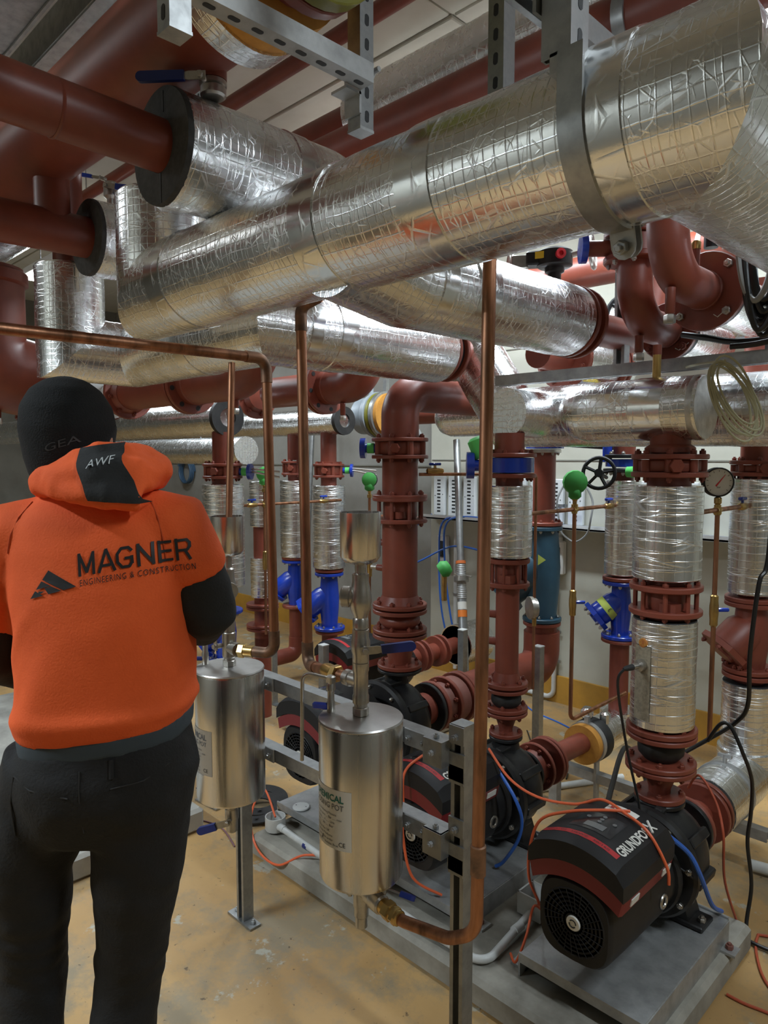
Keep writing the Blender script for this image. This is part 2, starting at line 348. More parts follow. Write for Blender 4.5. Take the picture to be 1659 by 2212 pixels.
def band(t, p, ax, r, w_=.05, m=None, name='foil_tape'):
    ax = V(ax).normalized(); p = V(p); return part(name, G().sweep(dense([p - ax * w_ / 2, p + ax * w_ / 2], .02), r + .0025, 44, True, .0012), m or FOILD, t, 60)
def foamend(t, c, ax, r, r2, m=None, th=.012, name='foam_end'):
    return part(name, G().lathe([(r2, -th / 2), (r - .002, -th / 2), (r, 0), (r - .002, th / 2), (r2, th / 2), (r2, -th / 2)], c, ax, 40), m or FOAM, t)

def mitre(t, pts, r, m, disp=.0022, name='insulation', seg=44):
    """insulated run with sharp mitred corners, one part per straight piece"""
    pts = [V(p) for p in pts]; D = [(b - a).normalized() for a, b in zip(pts, pts[1:])]; out = []; v0 = 0
    for i, d in enumerate(D):
        a, b = pts[i], pts[i + 1]; L = (b - a).length; n0 = (D[i - 1] + d) if i else d; n1 = (D[i + 1] + d) if i < len(D) - 1 else d
        x, y, _ = frame(d); N = max(2, int(L / .035)); vs = []; fs = []; uv = []; S = []
        for k in range(seg):
            e = (x * math.cos(2 * PI * k / seg) + y * math.sin(2 * PI * k / seg)); S.append((e, -(e * r).dot(n0) / d.dot(n0), L - (e * r).dot(n1) / d.dot(n1)))
        for j in range(N + 1):
            for e, s0, s1 in S:
                s = s0 + (s1 - s0) * j / N; q3 = (a + d * s) * 9 + e * .8; edge = 0 if j in (0, N) else 1
                vs.append(a + d * s + e * (r + edge * (disp * noise.noise(q3) + disp * .5 * noise.noise(q3 * 2.7))))
        for j in range(N):
            for k in range(seg):
                k2 = (k + 1) % seg; fs.append([j * seg + k, j * seg + k2, (j + 1) * seg + k2, (j + 1) * seg + k])
                vv = [v0 + S[q % seg][1] + (S[q % seg][2] - S[q % seg][1]) * jj / N for q, jj in ((k, j), (k + 1, j), (k + 1, j + 1), (k, j + 1))]; u0, u1 = 2 * PI * k / seg * r, 2 * PI * (k + 1) / seg * r
                uv.append([(u0, vv[0]), (u1, vv[1]), (u1, vv[2]), (u0, vv[3])])
        if i == 0: fs.append(list(range(seg))[::-1]); uv.append([(0, 0)] * seg)
        if i == len(D) - 1: fs.append([N * seg + k for k in range(seg)]); uv.append([(0, 0)] * seg)
        out.append(part(name, G().add(vs, fs, uv), m, t, 60)); v0 += L
    return out
def clones(name, me, parent, places):
    """copies of one shared mesh: places = (location, quaternion or None)"""
    for p, q in places:
        o = bpy.data.objects.new(name, me); COL.objects.link(o); o.parent = parent; o.location = V(p) - ORG[parent.name]
        if q is not None: o.rotation_mode = 'QUATERNION'; o.rotation_quaternion = q
# ------------------------------------------------------------------ room shell
CZ = 3.5
struct('floor', G().box((-3.4, 1, -.05), (11.6, 6.6, .1)), floor_mat(), 'worn ochre painted concrete floor with grey patches')
wb = struct('wall_back', G().box((-.585, 4.2, CZ / 2), (5.97, .24, CZ)), WALL, 'off-white rendered back wall')
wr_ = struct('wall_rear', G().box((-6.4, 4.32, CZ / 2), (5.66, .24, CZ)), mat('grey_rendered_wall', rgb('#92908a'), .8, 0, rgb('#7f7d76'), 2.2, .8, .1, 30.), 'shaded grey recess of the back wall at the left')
g = G(); g.box((-6.4, 4.195, 1.55), (5.66, .012, .01)); part('joint', g, WALLD, wr_)
for z in (1.60, 2.35):
    g = G(); g.box((-.585, 4.078, z), (5.95, .006, .008)); part('joint', g, WALLD, wb)
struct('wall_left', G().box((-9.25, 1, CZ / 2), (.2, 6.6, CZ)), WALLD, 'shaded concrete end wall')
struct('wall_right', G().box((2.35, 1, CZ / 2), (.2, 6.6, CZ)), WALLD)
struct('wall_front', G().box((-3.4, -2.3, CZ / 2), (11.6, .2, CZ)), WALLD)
ce = struct('ceiling', G().box((-3.4, 1, CZ + .08), (11.6, 6.6, .12)), CEIL, 'painted board ceiling with cracked joints')
g0 = G(); g0.box((0, 0, 0), (2.385, 1.185, .02), bev=.004); cb = to_mesh(g0, 'ceiling_board', V((0, 0, 0)), 38, CEIL)
for i in range(5):
    for j in range(6):
        o = bpy.data.objects.new('ceiling_board', cb); COL.objects.link(o); o.parent = ce; o.location = (-8.05 + 2.4 * i, -1.68 + 1.2 * j - .06, CZ + .008 + .004 * ((i + j) % 2))
g = G(); g.box((-6.4, 4.19, .09), (5.66, .02, .18)); struct('baseboard_back', g.box((-.585, 4.07, .09), (5.97, .02, .18)), YEL, 'yellow painted skirting band')
struct('baseboard_left', G().box((-9.14, 1, .09), (.02, 6.4, .18)), YEL)
# lamps (fluorescent battens)
for i, (x, y, z, p) in enumerate(LAMPS):
    t = thing('fluorescent_batten', ['white fluorescent batten over the right end of the pump row', 'white fluorescent batten over the back pipes near the middle', 'white fluorescent batten over the far left corner', 'white fluorescent batten over the far right end of the room', 'white fluorescent batten over the walkway behind the man', 'white fluorescent batten glimpsed through the gap between the left foil pipes', 'white fluorescent batten over the left aisle'][i], 'light', (x, y, z), 'ceiling lights')
    part('housing', G().box((x, y, z), (1.25, .09, .06), bev=.01), WHITEM, t)
    part('diffuser', G().box((x, y, z - .045), (1.22, .08, .03), bev=.012), EMI, t)
    for dx in (-.4, .4): part('hanger', G().sweep([(x + dx, y, z + .03), (x + dx, y, CZ + .01)], .004, 6), GALV, t)
# soffit steelwork along the ceiling, upper left
for (y0, y1, z0, z1, lab) in ((.86, 1.02, 3.2, 3.32, 'pale galvanised cable trunking nearest the upper left corner'), (1.12, 1.26, 3.2, 3.34, 'pale galvanised cable trunking above the large dark red pipe')):
    t = thing('cable_trunking', lab, 'trunking', (-3.2, (y0 + y1) / 2, z0), 'ceiling trunkings')
    part('body', G().box((-3.75, (y0 + y1) / 2, (z0 + z1) / 2), (4.1, y1 - y0, z1 - z0), bev=.006), GALV, t)
    for yy in (y0 + .006, y1 - .006): part('lip', G().box((-3.75, yy, z0 - .004), (4.1, .012, .008)), GALVD, t)
    for x in (-5, -3.8, -2.2): part('hanger', G().sweep([(x, (y0 + y1) / 2, z1), (x, (y0 + y1) / 2, CZ + .01)], .005, 6), GALV, t)
solo('threaded_rod', G().sweep([(-2.02, .62, 2.98), (-2.50, .98, 3.19)], .012, 10), GALVD, 'thin dark threaded rod in the upper left corner', 'rod')
# ------------------------------------------------------------------ concrete plinths
def plinth(lab, x0, x1, y0, y1, h, m):
    g = G(); g.box(((x0 + x1) / 2, (y0 + y1) / 2, h / 2), (x1 - x0, y1 - y0, h), bev=.014)
    return solo('concrete_plinth', g, m, lab, 'plinth', ((x0 + x1) / 2, (y0 + y1) / 2, 0))
plinth('long grey concrete plinth under the row of three pumps', -2.36, -.715, 1.585, 2.43, .09, CONC)
plinth('dark grey concrete plinth behind the man', -4.9, -2.665, .35, 1.56, .10, CONCD)
plinth('grey concrete plinth under the pump half hidden by the big red riser', -3.35, -2.62, 2.5, 3.25, .09, CONC)
# ------------------------------------------------------------------ wall trunking with slotted panels, sockets, conduits
sh = thing('wall_shelf_tray', 'long white steel cable tray running along the back wall', 'cable tray', (-1.6, 4.07, 1.17))
part('tray', G().box((-1.4, 4.0, 1.175), (4.3, .13, .012)).box((-1.4, 3.938, 1.185), (4.3, .006, .03)), WHITEM, sh)
gp = G(); gp.box((0, 0, 0), (.105, .03, .29), bev=.004); pm = to_mesh(gp, 'slotted_panel', V((0, 0, 0)), 38, WHITEM)
gs = G()
for k in range(10): gs.box((0, -.0158, -.115 + k * .0255), (.03, .002, .011))
gs.box((-.036, -.0158, 0), (.006, .002, .006)).box((.036, -.0158, .01), (.006, .002, .006)); sm_ = to_mesh(gs, 'slot', V((0, 0, 0)), 38, SLOT)
for k in range(19):
    if k in (3, 9, 14): continue
    x = -3.46 + k * .142
    o = bpy.data.objects.new('slotted_panel', pm); COL.objects.link(o); o.parent = sh; o.location = V((x, 4.055, 1.335)) - ORG[sh.name]
    q = bpy.data.objects.new('slots', sm_); COL.objects.link(q); q.parent = o
bt = thing('blue_cable_run', 'blue cables lying along the white wall tray', 'cable', (-2, 3.99, 1.182))
for k in range(5): part('cable', G().sweep(spline([(-3.3 + .12 * k, 3.955 + .013 * k, 1.188), (-2.6, 3.957 + .013 * k, 1.188), (-1.8, 3.954 + .013 * k, 1.188), (-.9, 3.956 + .013 * k, 1.188)]), .006, 6), BLC, bt)
for i, (pts, lab) in enumerate((([(-3.1, 3.97, 1.2), (-3.32, 3.93, 1.16), (-3.36, 3.93, .9), (-3.35, 3.95, .5), (-3.3, 4.02, .12)], 'blue cable dropping from the left end of the wall tray to the floor'),
                                ([(-2.95, 3.97, 1.2), (-3.26, 3.92, 1.17), (-3.30, 3.92, .9), (-3.26, 3.95, .45), (-3.2, 4.02, .1)], 'blue cable dropping beside the grey telescopic prop'),
                                ([(-3.45, 3.95, 1.2), (-3.7, 3.95, 1.0), (-3.78, 4.0, .55), (-3.7, 4.1, .01)], 'blue cable hanging behind the big red riser'),
                                ([(-3.7, 3.95, .78), (-3.5, 3.9, .86), (-3.25, 3.95, .98), (-3.0, 4.0, .96)], 'blue cable looping from the wall socket to the big red riser'))):
    solo('blue_cable', G().sweep(spline(pts), .007, 8), BLC, lab, 'cable')
def conduit(x, z0, z1, lab, y=4.05, r=.016, foot=None):
    t = thing('wall_conduit', lab, 'conduit', (x, y, z0), 'vertical wall conduits')
    pts = [(x, y, z1), (x, y, z0)]
    if foot: pts = bend([(x, y, z1), (x, y, z0), (x + foot, y, z0)], .06)
    part('tube', G().sweep(pts, r, 12), PVC, t)
    for z in (z0 + .25, (z0 + z1) / 2): part('saddle_clip', G().lathe([(r + .004, -.009), (r + .004, .009)], (x, y, z), UP, 12).box((x, y + .012, z), (.075, .006, .018)), GALV, t)
for i, x in enumerate((-3.30, -3.08, -2.88, -2.66)):
    conduit(x, .05, 1.17, ['white conduit on the back wall, leftmost of the four under the tray', 'white conduit on the back wall, second of the four under the tray', 'white conduit on the back wall, third of the four under the tray', 'white conduit on the back wall, rightmost of the four under the tray'][i])
conduit(-2.46, .03, .92, 'white conduit with a bent foot below the small grey wall socket', foot=-.3)
conduit(-2.43, 1.06, 1.165, 'short white conduit rising from the small grey wall socket')
for i, (x, z, lab) in enumerate(((-3.42, .93, 'white double socket on the wall left of the telescopic prop'), (-3.02, .93, 'white double socket on the wall behind the telescopic prop'), (-2.44, .97, 'white wall socket box between the teal strainer and the blue strainer'))):
    t = thing('wall_socket', lab, 'socket', (x, 4.06, z), 'wall sockets')
    part('box', G().box((x, 4.05, z), (.085, .05, .22), bev=.008), WHITE, t)
    part('switch_plate', G().box((x, 4.022, z + .01), (.045, .006, .12)).box((x, 4.018, z - .02), (.03, .004, .03)), SLOT, t)
solo('grey_cable_loop', G().sweep([V((-2.25, 3.905, 1.3)) + V((.12 * math.cos(a / 6), .01 * math.sin(a), .2 * math.sin(a / 6))) for a in range(0, 78)], .006, 6), GRC, 'grey cable loops hanging in front of the slotted wall panels', 'cable')
solo('cable_coil', G().sweep([V((-3.55, 3.72, 1.74)) + V((.19 * math.cos(a / 6), .004 * (a / 12), .17 * math.sin(a / 6) - .002 * a / 6)) for a in range(0, 90)], .006, 6), GRC, 'grey cable coil hanging behind the pale grey valve', 'cable coil')
solo('blue_cable_coil', G().sweep([V((-7.35, 4.185, 1.46)) + V((.13 * math.cos(a / 6), -.003 * (a / 6), .13 * math.sin(a / 6))) for a in range(0, 130)], .012, 6), mat('dark_blue_hose', rgb('#3b5670'), .5), 'dark blue hose coil hanging on the left wall beside the man', 'hose coil')
# telescopic prop leaning at the wall
t = thing('telescopic_prop', 'grey galvanised telescopic prop with an orange sticker standing near the back wall', 'prop', (-2.76, 3.5, 0))
P0, P1 = V((-2.76, 3.50, 0)), V((-3.18, 3.9, 1.74)); dP = (P1 - P0).normalized()
part('outer_tube', G().sweep([P0, P0 + dP * .72], .03, 16), GALV, t); part('inner_tube', G().sweep([P0 + dP * .7, P1], .024, 16), GALV, t)
part('thread', G().lathe([(.033 if k % 2 else .030, .72 + k * .006) for k in range(40)], P0, dP, 16), GALVD, t)
part('collar', G().lathe([(.03, .83), (.05, .835), (.05, .87), (.03, .875)], P0, dP, 16).sweep([P0 + dP * .88 - EX * .06, P0 + dP * .88 + EX * .09], .006, 8), CAST, t)
part('sticker', G().lathe([(.0315, .60), (.0315, .645)], P0, dP, 16), mat('orange_sticker', rgb('#e07a2c'), .5), t)
part('label', G().lathe([(.0315, .65), (.0315, .70)], P0, dP, 16), LABEL, t)
part('orange_cap', G().lathe([(.034, .955), (.034, .975)], P0, dP, 16), mat('orange_collar', rgb('#d9733a'), .5), t)
# slender grey prop behind, left
solo('slender_prop', G().sweep([(-4.72, 3.75, 0), (-4.82, 3.95, 2.0)], .02, 12), GALV, 'slender grey steel prop leaning behind the left copper pipe', 'prop')
# unseen tray added behind the camera to shade the overhead pipes
t = thing('shade_tray', 'wide galvanised tray added out of view behind the camera to shade the overhead pipes', 'cable tray', (-2.0, -.42, 2.85))
part('bed', G().box((-2.0, -.42, 2.853), (6.4, .56, .006)), GALVD, t)
for yy in (-.70, -.14): part('side_rail', G().box((-2.0, yy, 2.885), (6.4, .006, .07)), GALVD, t)
for x in (-4.6, -3.2, -1.4, .6):
    for yy in (-.68, -.16): part('hanger', G().sweep([(x, yy, 2.87), (x, yy, CZ + .01)], .005, 6), GALV, t)
for k in range(6): part('cable', G().sweep([(-5.2, -.62 + .08 * k, 2.868), (1.2, -.62 + .08 * k, 2.868)], .011, 8), CABLE, t)
# ------------------------------------------------------------------ slotted strut channel (C section; slots are thin dark inlays, the shade of the openings painted on)
STR = .041
def strut(t, a, b, side, m=None, name='strut', slots=True, w=STR, pitch=.05):
    """C channel from a to b; 'side' = direction of the slotted web"""
    a, b = V(a), V(b); z = (b - a).normalized(); y = V(side); y = (y - z * y.dot(z)).normalized(); x = y.cross(z); h = w / 2; k = .003; L = (b - a).length
    poly = [(-h, h), (h, h), (h, -h), (h * .45, -h), (h * .45, -h + .007), (h * .45 + k, -h + .007), (h * .45 + k, -h + k), (h - k, -h + k), (h - k, h - k),
            (-h + k, h - k), (-h + k, -h + k), (-h * .45 - k, -h + k), (-h * .45 - k, -h + .007), (-h * .45, -h + .007), (-h * .45, -h), (-h, -h)]
    n = len(poly); vs = [a + x * p[0] + y * p[1] + z * d for d in (0, L) for p in poly]
    fs = [[i, (i + 1) % n, n + (i + 1) % n, n + i] for i in range(n)]
    # end faces as quads between outer and inner outline
    for o in (0, n):
        for q in ([0, 1, 8, 9], [1, 2, 7, 8], [2, 3, 6, 7], [3, 4, 5, 6], [15, 0, 9, 10], [14, 15, 10, 11], [13, 14, 11, 12]): fs.append([o + i for i in q])
    o = part(name, G().add(vs, fs), m or GALV, t)
    if slots:
        c = int(L / pitch); pl = [(.0065 * math.cos(q), .0063 * (1 if math.sin(q) > 0 else -1) + .0065 * math.sin(q)) for q in [j * PI / 6 for j in range(12)]]
        me = to_mesh(G().prism(pl, (0, 0, 0), x, z, y, 0, .0016), 'slot', V((0, 0, 0)), 38, SLOT)
        clones('slot', me, o, [(a + z * (L * (i + .5) / c) + y * (h - .0008), None) for i in range(c)])
    return o
# near stand that carries the dosing pots
FY = 1.34; XL, XR = -2.03, -1.065; PX1, PX2, PY = -1.885, -1.283, 1.2
t = thing('strut_stand', 'galvanised strut stand carrying the two stainless pots', 'stand', (XL, FY, 0))
for x, zt in ((XL, .955), (XR, .965)):
    p = part('post', G(), GALV, t) if False else strut(t, (x, FY, .008), (x, FY, zt), (0, 1, 0), name='post', slots=False)
    part('end_cap', G().box((x, FY, zt + .002), (.044, .044, .005)), GALV, p)
    fp = part('foot_plate', G().box((x, FY - .005, .004), (.14, .045, .008)), GALV, p)
    for dx in (-.05, .05): bolt(fp, (x + dx, FY, .008), UP, .009, GALV)
for z in (.895, .662):
    r = strut(t, (XL + .022, FY, z), (XR - .022, FY, z), (0, 0, 1), name='rail', slots=False)
    for xx in (XL + .17, XR - .13):
        b_ = part('splice_plate', G().box((xx, FY - .0235, z), (.09, .006, .046), bev=.002), GALVD, r)
        for dx in (-.026, .026): bolt(b_, (xx + dx, FY - .0265, z), (0, -1, 0), .0085, GALV)
    for x in (XL, XR):
        sx = 1 if x == XL else -1
        b_ = part('corner_bracket', G().prism([(-.03, -.033), (.03, -.033), (.03, .033), (-.03, .033)], (x + sx * .052, FY - .0205, z), EX, UP, EY, -.036, -.030).box((x + sx * .052, FY - .038, z + .030), (.06, .035, .006)).box((x + sx * .024, FY - .038, z), (.006, .035, .066)).box((x, FY - .0235, z + .03 * sx), (.05, .006, .07)), GALV, r)
        bolt(b_, (x + sx * .052, FY - .0565, z), (0, -1, 0), .008, GALVD); bolt(b_, (x, FY - .0265, z + .045), (0, -1, 0), .009, GALV); bolt(b_, (x + sx * .052, FY - .04, z + .033), UP, .008, GALV)
        for dz in (.05, -.05): part('clamp_plate', G().box((x, FY - .0235, z + dz), (.046, .006, .045)), GALV, r)
# ------------------------------------------------------------------ text helper
def text_mesh(body, size, sx=1., space=1., bold=0.):
    cu = bpy.data.curves.new('t', 'FONT'); cu.body = body; cu.size = size; cu.space_character = space; cu.offset = bold; cu.resolution_u = 3
    o = bpy.data.objects.new('t', cu); COL.objects.link(o); dg = bpy.context.evaluated_depsgraph_get(); me = o.evaluated_get(dg).to_mesh()
    vs = [V((v.co.x * sx, v.co.y, 0)) for v in me.vertices]; fs = [list(p.vertices) for p in me.polygons]
    o.evaluated_get(dg).to_mesh_clear(); bpy.data.objects.remove(o); bpy.data.curves.remove(cu)
    return vs, fs
def textg(body, size, fn, sx=1., space=1., bold=0., align='L', width=None):
    vs, fs = text_mesh(body, size, sx, space, bold)
    if not vs: return G()
    x0 = min(v.x for v in vs); x1 = max(v.x for v in vs)
    if width: k = width / (x1 - x0); vs = [V((x0 + (v.x - x0) * k, v.y, 0)) for v in vs]; x1 = x0 + width
    off = x0 if align == 'L' else ((x0 + x1) / 2 if align == 'C' else x1)
    return G().add([fn(v.x - off, v.y) for v in vs], fs)
# ------------------------------------------------------------------ lever / ball valve pieces
def hexnut(t, c, ax, r, h, m, name='hex_nut'): return part(name, G().hexa(c, ax, r, h), m, t)
def lever(t, c, ax, ang_dir, L, m=None, name='lever'):
    """valve stem at c along ax, lever pointing in ang_dir"""
    c, ax, d = V(c), V(ax).normalized(), V(ang_dir).normalized(); y = ax.cross(d)
    st = part('valve_stem', G().lathe([(.008, 0), (.008, .02), (.006, .024)], c, ax, 10).hexa(c + ax * .024, ax, .008, .006), CAST, t)
    o = c + ax * .018; pl = [(-.012, -.010), (.03, -.010), (.05, -.006), (.05, .006), (.03, .010), (-.012, .010)]
    part('lever_arm', G().prism(pl, o, d, y, ax, 0, .003), CAST, st)
    n = 6; pl = [(.04, -.011)] + [(L - .012 + .012 * math.sin(PI * k / n), -.012 * math.cos(PI * k / n)) for k in range(n + 1)] + [(.04, .011)]
    return part(name, G().prism(pl, o, d, y, ax, -.004, .008), m or BLUEL, st)
# ------------------------------------------------------------------ chemical dosing pots
ZT, ZB, PR = .965, .553, .107
def label_on(t, cx, cy, a0, a1, z0, z1, m, faint):
    r = PR + .0008; seg = 14
    def at_(a, z, e=0.): return V((cx + (r + e) * math.cos(a), cy + (r + e) * math.sin(a), z))
    vs = []; fs = []
    for i in range(seg + 1):
        a = a0 + (a1 - a0) * i / seg; vs += [at_(a, z0), at_(a, z1)]
    for i in range(seg): fs.append([2 * i, 2 * i + 2, 2 * i + 3, 2 * i + 1])
    lb = part('label', G().add(vs, fs), m, t)
    Wd = (a1 - a0) * r
    def fn(sx, sz): return lambda x, y: at_(a0 + (sx + x) / r, sz + y, .0006)
    part('lettering', textg('CHEMICAL', .024, fn(.008, z1 - .030), bold=.0006, width=Wd - .028), INKG if not faint else INKY, lb)
    part('lettering', textg('DOSING POT', .020, fn(.008, z1 - .050), width=Wd - .028), INKY, lb)
    y = z1 - .066
    for ln, wd in (('Maximum Working Pressure', .8), ('Temperature .... Bar ...... max', .95), ('Capacity ..... 6 ....... Litre', .75), ('Test ... 20 .... Bar', .72), ('Made in the UK', .6), ('Chemical Products', .68), ('Do not open under', .7), ('pressure  isolate first', .85)):
        part('small_print', textg(ln, .0085, fn(.012, y), width=(Wd - .02) * wd * .9), INKY, lb); y -= .0105 if wd != .72 else .014
    part('conformity_mark', textg('CE', .016, fn(Wd - .034, z0 + .010)), INK, lb)
    g = G()
    for k in range(3): g.add([at_(a0 + (.04 + .002 * k) / r, z0 + .012 + .004 * k, .0006), at_(a0 + (.047 + .002 * k) / r, z0 + .012 + .004 * k, .0006), at_(a0 + (.047 + .002 * k) / r, z0 + .0145 + .004 * k, .0006), at_(a0 + (.04 + .002 * k) / r, z0 + .0145 + .004 * k, .0006)], [[0, 1, 2, 3]])
    part('print_mark', g, INK, lb)
def pot(cx, lab, faint):
    cy = PY; t = thing('dosing_pot', lab, 'dosing pot', (cx, cy, ZB), 'stainless dosing pots')
    part('body', G().lathe([(PR - .012, ZB), (PR - .003, ZB + .004), (PR, ZB + .012), (PR, ZT - .012), (PR - .004, ZT - .003)], (cx, cy, 0), UP, 64), SS, t)
    part('lid', G().lathe([(PR - .001, ZT - .006), (PR + .0015, ZT - .003), (PR - .001, ZT + .001), (PR * .6, ZT + .004), (.0, ZT + .005)], (cx, cy, 0), UP, 64), SSTOP, t)
    for z in (.895, .662): part('mounting_strap', G().box((cx, 1.311, z), (.05, .014, .035)), GALV, t)
    return t
CAMDIR = math.atan2(-1.2, 1.8)
p1 = pot(PX1, 'stainless chemical dosing pot beside the man', True); label_on(p1, PX1, PY, math.radians(-136), math.radians(-64), .655, .795, LABELG, True)
p2 = pot(PX2, 'stainless chemical dosing pot with a white label, nearest the camera', False); label_on(p2, PX2, PY, math.radians(-129), math.radians(-55.5), .665, .815, LABEL, False)
def funnel(t, cx, cy, z0, z1, r):
    part('funnel_cup', G().lathe([(.014, z0 - .012), (r * .8, z0 - .004), (r, z0 + .01), (r, z1), (r - .0025, z1), (r - .0025, z0 + .012), (r * .75, z0), (.0, z0 - .002)], (cx, cy, 0), UP, 40), SS, t)
# pot 2 fittings: neck, tee, ball valve, check valve, funnel
x, y = PX2, PY
t = thing('filling_valve_stack', 'cast stainless valve stack with funnel on the nearest dosing pot', 'valve', (x, y, ZT + .004))
part('socket', G().hexa((x, y, ZT + .004), UP, .021, .022, 8).lathe([(.017, .02), (.017, .04)], (x, y, ZT), UP, 20), CAST, t)
part('tee', G().lathe([(.017, .035), (.021, .037), (.021, .055), (.019, .06), (.019, .115), (.021, .12), (.021, .14), (.017, .142)], (x, y, ZT), UP, 24).lathe([(.018, 0), (.018, .035), (.021, .037), (.021, .055)], (x, y, ZT + .09), (-1, 0, 0), 20), CAST, t)
part('ball_valve', G().lathe([(.017, .14), (.021, .142), (.021, .16), (.024, .17), (.024, .195), (.021, .205), (.021, .225), (.017, .227)], (x, y, ZT), UP, 24), CAST, t)
lever(t, (x + .022, y - .008, ZT + .18), (.8, -.6, 0), (.68, .62, .12), .125)
part('check_valve', G().lathe([(.016, .225), (.02, .23), (.02, .25), (.017, .255), (.027, .28), (.029, .30), (.024, .33), (.021, .345), (.021, .365), (.016, .367)], (x, y, ZT), UP, 24).lathe([(.02, 0), (.022, .025), (.027, .028), (.027, .045), (.022, .05)], (x, y, ZT + .305), (-.8, -.6, .05), 20), CAST, t)
part('nipple', G().lathe([(.014, .36), (.014, .41)], (x, y, ZT), UP, 20), CAST, t)
funnel(t, x, y, ZT + .40, ZT + .52, .051)
t = thing('air_vent_cock', 'small stainless air cock with blue butterfly handle on the nearest pot', 'valve', (x - .075, y - .035, ZT))
q = V((x - .075, y - .035, ZT - .002)); part('body', G().lathe([(.008, 0), (.011, .004), (.011, .03), (.009, .034), (.009, .06), (.012, .062), (.012, .08), (.008, .085)], q, UP, 12).box(q + V((0, 0, .088)), (.022, .02, .022), bev=.003), CAST, t)
part('outlet_tube', G().sweep(bend([q + V((0, 0, .09)), q + V((-.06, -.045, .105)), q + V((-.062, -.047, -.13))], .02), .005, 10), CAST, t)
part('handle', G().box(q + V((-.02, -.014, .018)), (.05, .014, .018), rz=.6, bev=.004), BLUE, t)
t = thing('drain_valve_set', 'stainless drain tee with brass union under the nearest pot', 'valve', (x, y, ZB - .12))
part('drain_tee', G().lathe([(.018, -.02), (.018, -.045), (.021, -.047), (.021, -.10), (.019, -.105), (.019, -.125), (.016, -.128), (.016, -.155), (.013, -.157)], (x, y, ZB + .01), UP, 20).lathe([(.017, 0), (.017, .03), (.021, .032), (.021, .05)], (x, y, ZB - .045), (1, -.12, 0), 20), CAST, t)
part('ball_valve', G().lathe([(.021, .05), (.024, .055), (.024, .085), (.02, .09)], (x, y, ZB - .045), (1, -.12, 0), 20), CAST, t)
lever(t, (x + .065, y - .008 + .02, ZB - .04), (0, .5, .8), (.8, .45, -.2), .08)
bolt(t, (x - .02, y - .015, ZB - .06), (-.8, -.6, 0), .008, CAST)
# pot 1 fittings
x = PX1
t = thing('filling_valve_stack', 'cast stainless valve stack with funnel on the pot beside the man', 'valve', (x, y, ZT + .004))
part('socket', G().hexa((x, y, ZT + .004), UP, .021, .02, 8).lathe([(.017, .02), (.017, .05)], (x, y, ZT), UP, 16), CAST, t)
part('tee', G().lathe([(.017, .03), (.021, .035), (.021, .11), (.017, .115)], (x, y, ZT), UP, 20).lathe([(.018, 0), (.018, .03), (.021, .033), (.021, .055)], (x, y, ZT + .065), (1, -.05, 0), 20), CAST, t)
lever(t, (x - .012, y - .02, ZT + .07), (-.1, -1, 0), (-.08, 0, 1), .14)
part('check_valve', G().lathe([(.016, .11), (.02, .115), (.02, .18), (.017, .19), (.02, .205), (.025, .235), (.025, .26), (.02, .285), (.02, .31), (.015, .315)], (x, y, ZT), UP, 20).lathe([(.02, 0), (.02, .03), (.026, .032), (.026, .045)], (x, y, ZT + .248), (.9, -.45, 0), 20), CAST, t)
part('nipple', G().lathe([(.013, .31), (.013, .37)], (x, y, ZT), UP, 16), CAST, t)
funnel(t, x, y, ZT + .36, ZT + .475, .05)
t = thing('air_vent_cock', 'small stainless air cock with blue lever on the pot beside the man', 'valve', (x - .08, y - .03, ZT))
q = V((x - .075, y - .04, ZT - .002)); part('body', G().lathe([(.008, 0), (.011, .004), (.011, .04), (.009, .045), (.009, .07), (.006, .075)], q, UP, 12), CAST, t)
part('handle', G().box(q + V((-.03, -.03, .022)), (.085, .016, .012), rz=.78, bev=.004), BLUEL, t)
t = thing('drain_valve_set', 'stainless drain valve with dark blue levers under the pot beside the man', 'valve', (x, y, ZB - .12))
part('drain_valve', G().lathe([(.018, -.02), (.018, -.055), (.021, -.058), (.021, -.09), (.018, -.1), (.018, -.13), (.012, -.135)], (x, y, ZB + .012), UP, 20), CAST, t)
lever(t, (x + .012, y - .016, ZB - .075), (.6, -.8, 0), (-.72, -.55, -.32), .105)
lever(t, (x - .02, y + .0, ZB - .02), (-.4, -.8, .2), (-.75, -.55, .3), .085)
# ------------------------------------------------------------------ copper pipes
def coppers(name, lab, pts, r, R, elbows=(), cuffs=()):
    pts = [V(p) for p in pts]; t = thing(name, lab, 'copper pipe', tuple(pts[-1]))
    path = bend(pts, R, 10); part('pipe', G().sweep(path, r, 20), COPPER, t)
    for i in elbows:   # darkened soldered elbow sleeve
        a = (pts[i - 1] - pts[i]).normalized(); b = (pts[i + 1] - pts[i]).normalized()
        sl = bend([pts[i] + a * (R + .035), pts[i], pts[i] + b * (R + .035)], R, 10); part('elbow', G().sweep(sl, r + .0022, 20), COPPERD, t)
    for p, ax, L, mm in cuffs:
        part('coupling', G().lathe([(r, 0), (r + .003, .002), (r + .003, L - .002), (r, L)], p, ax, 18), mm, t)
    return t
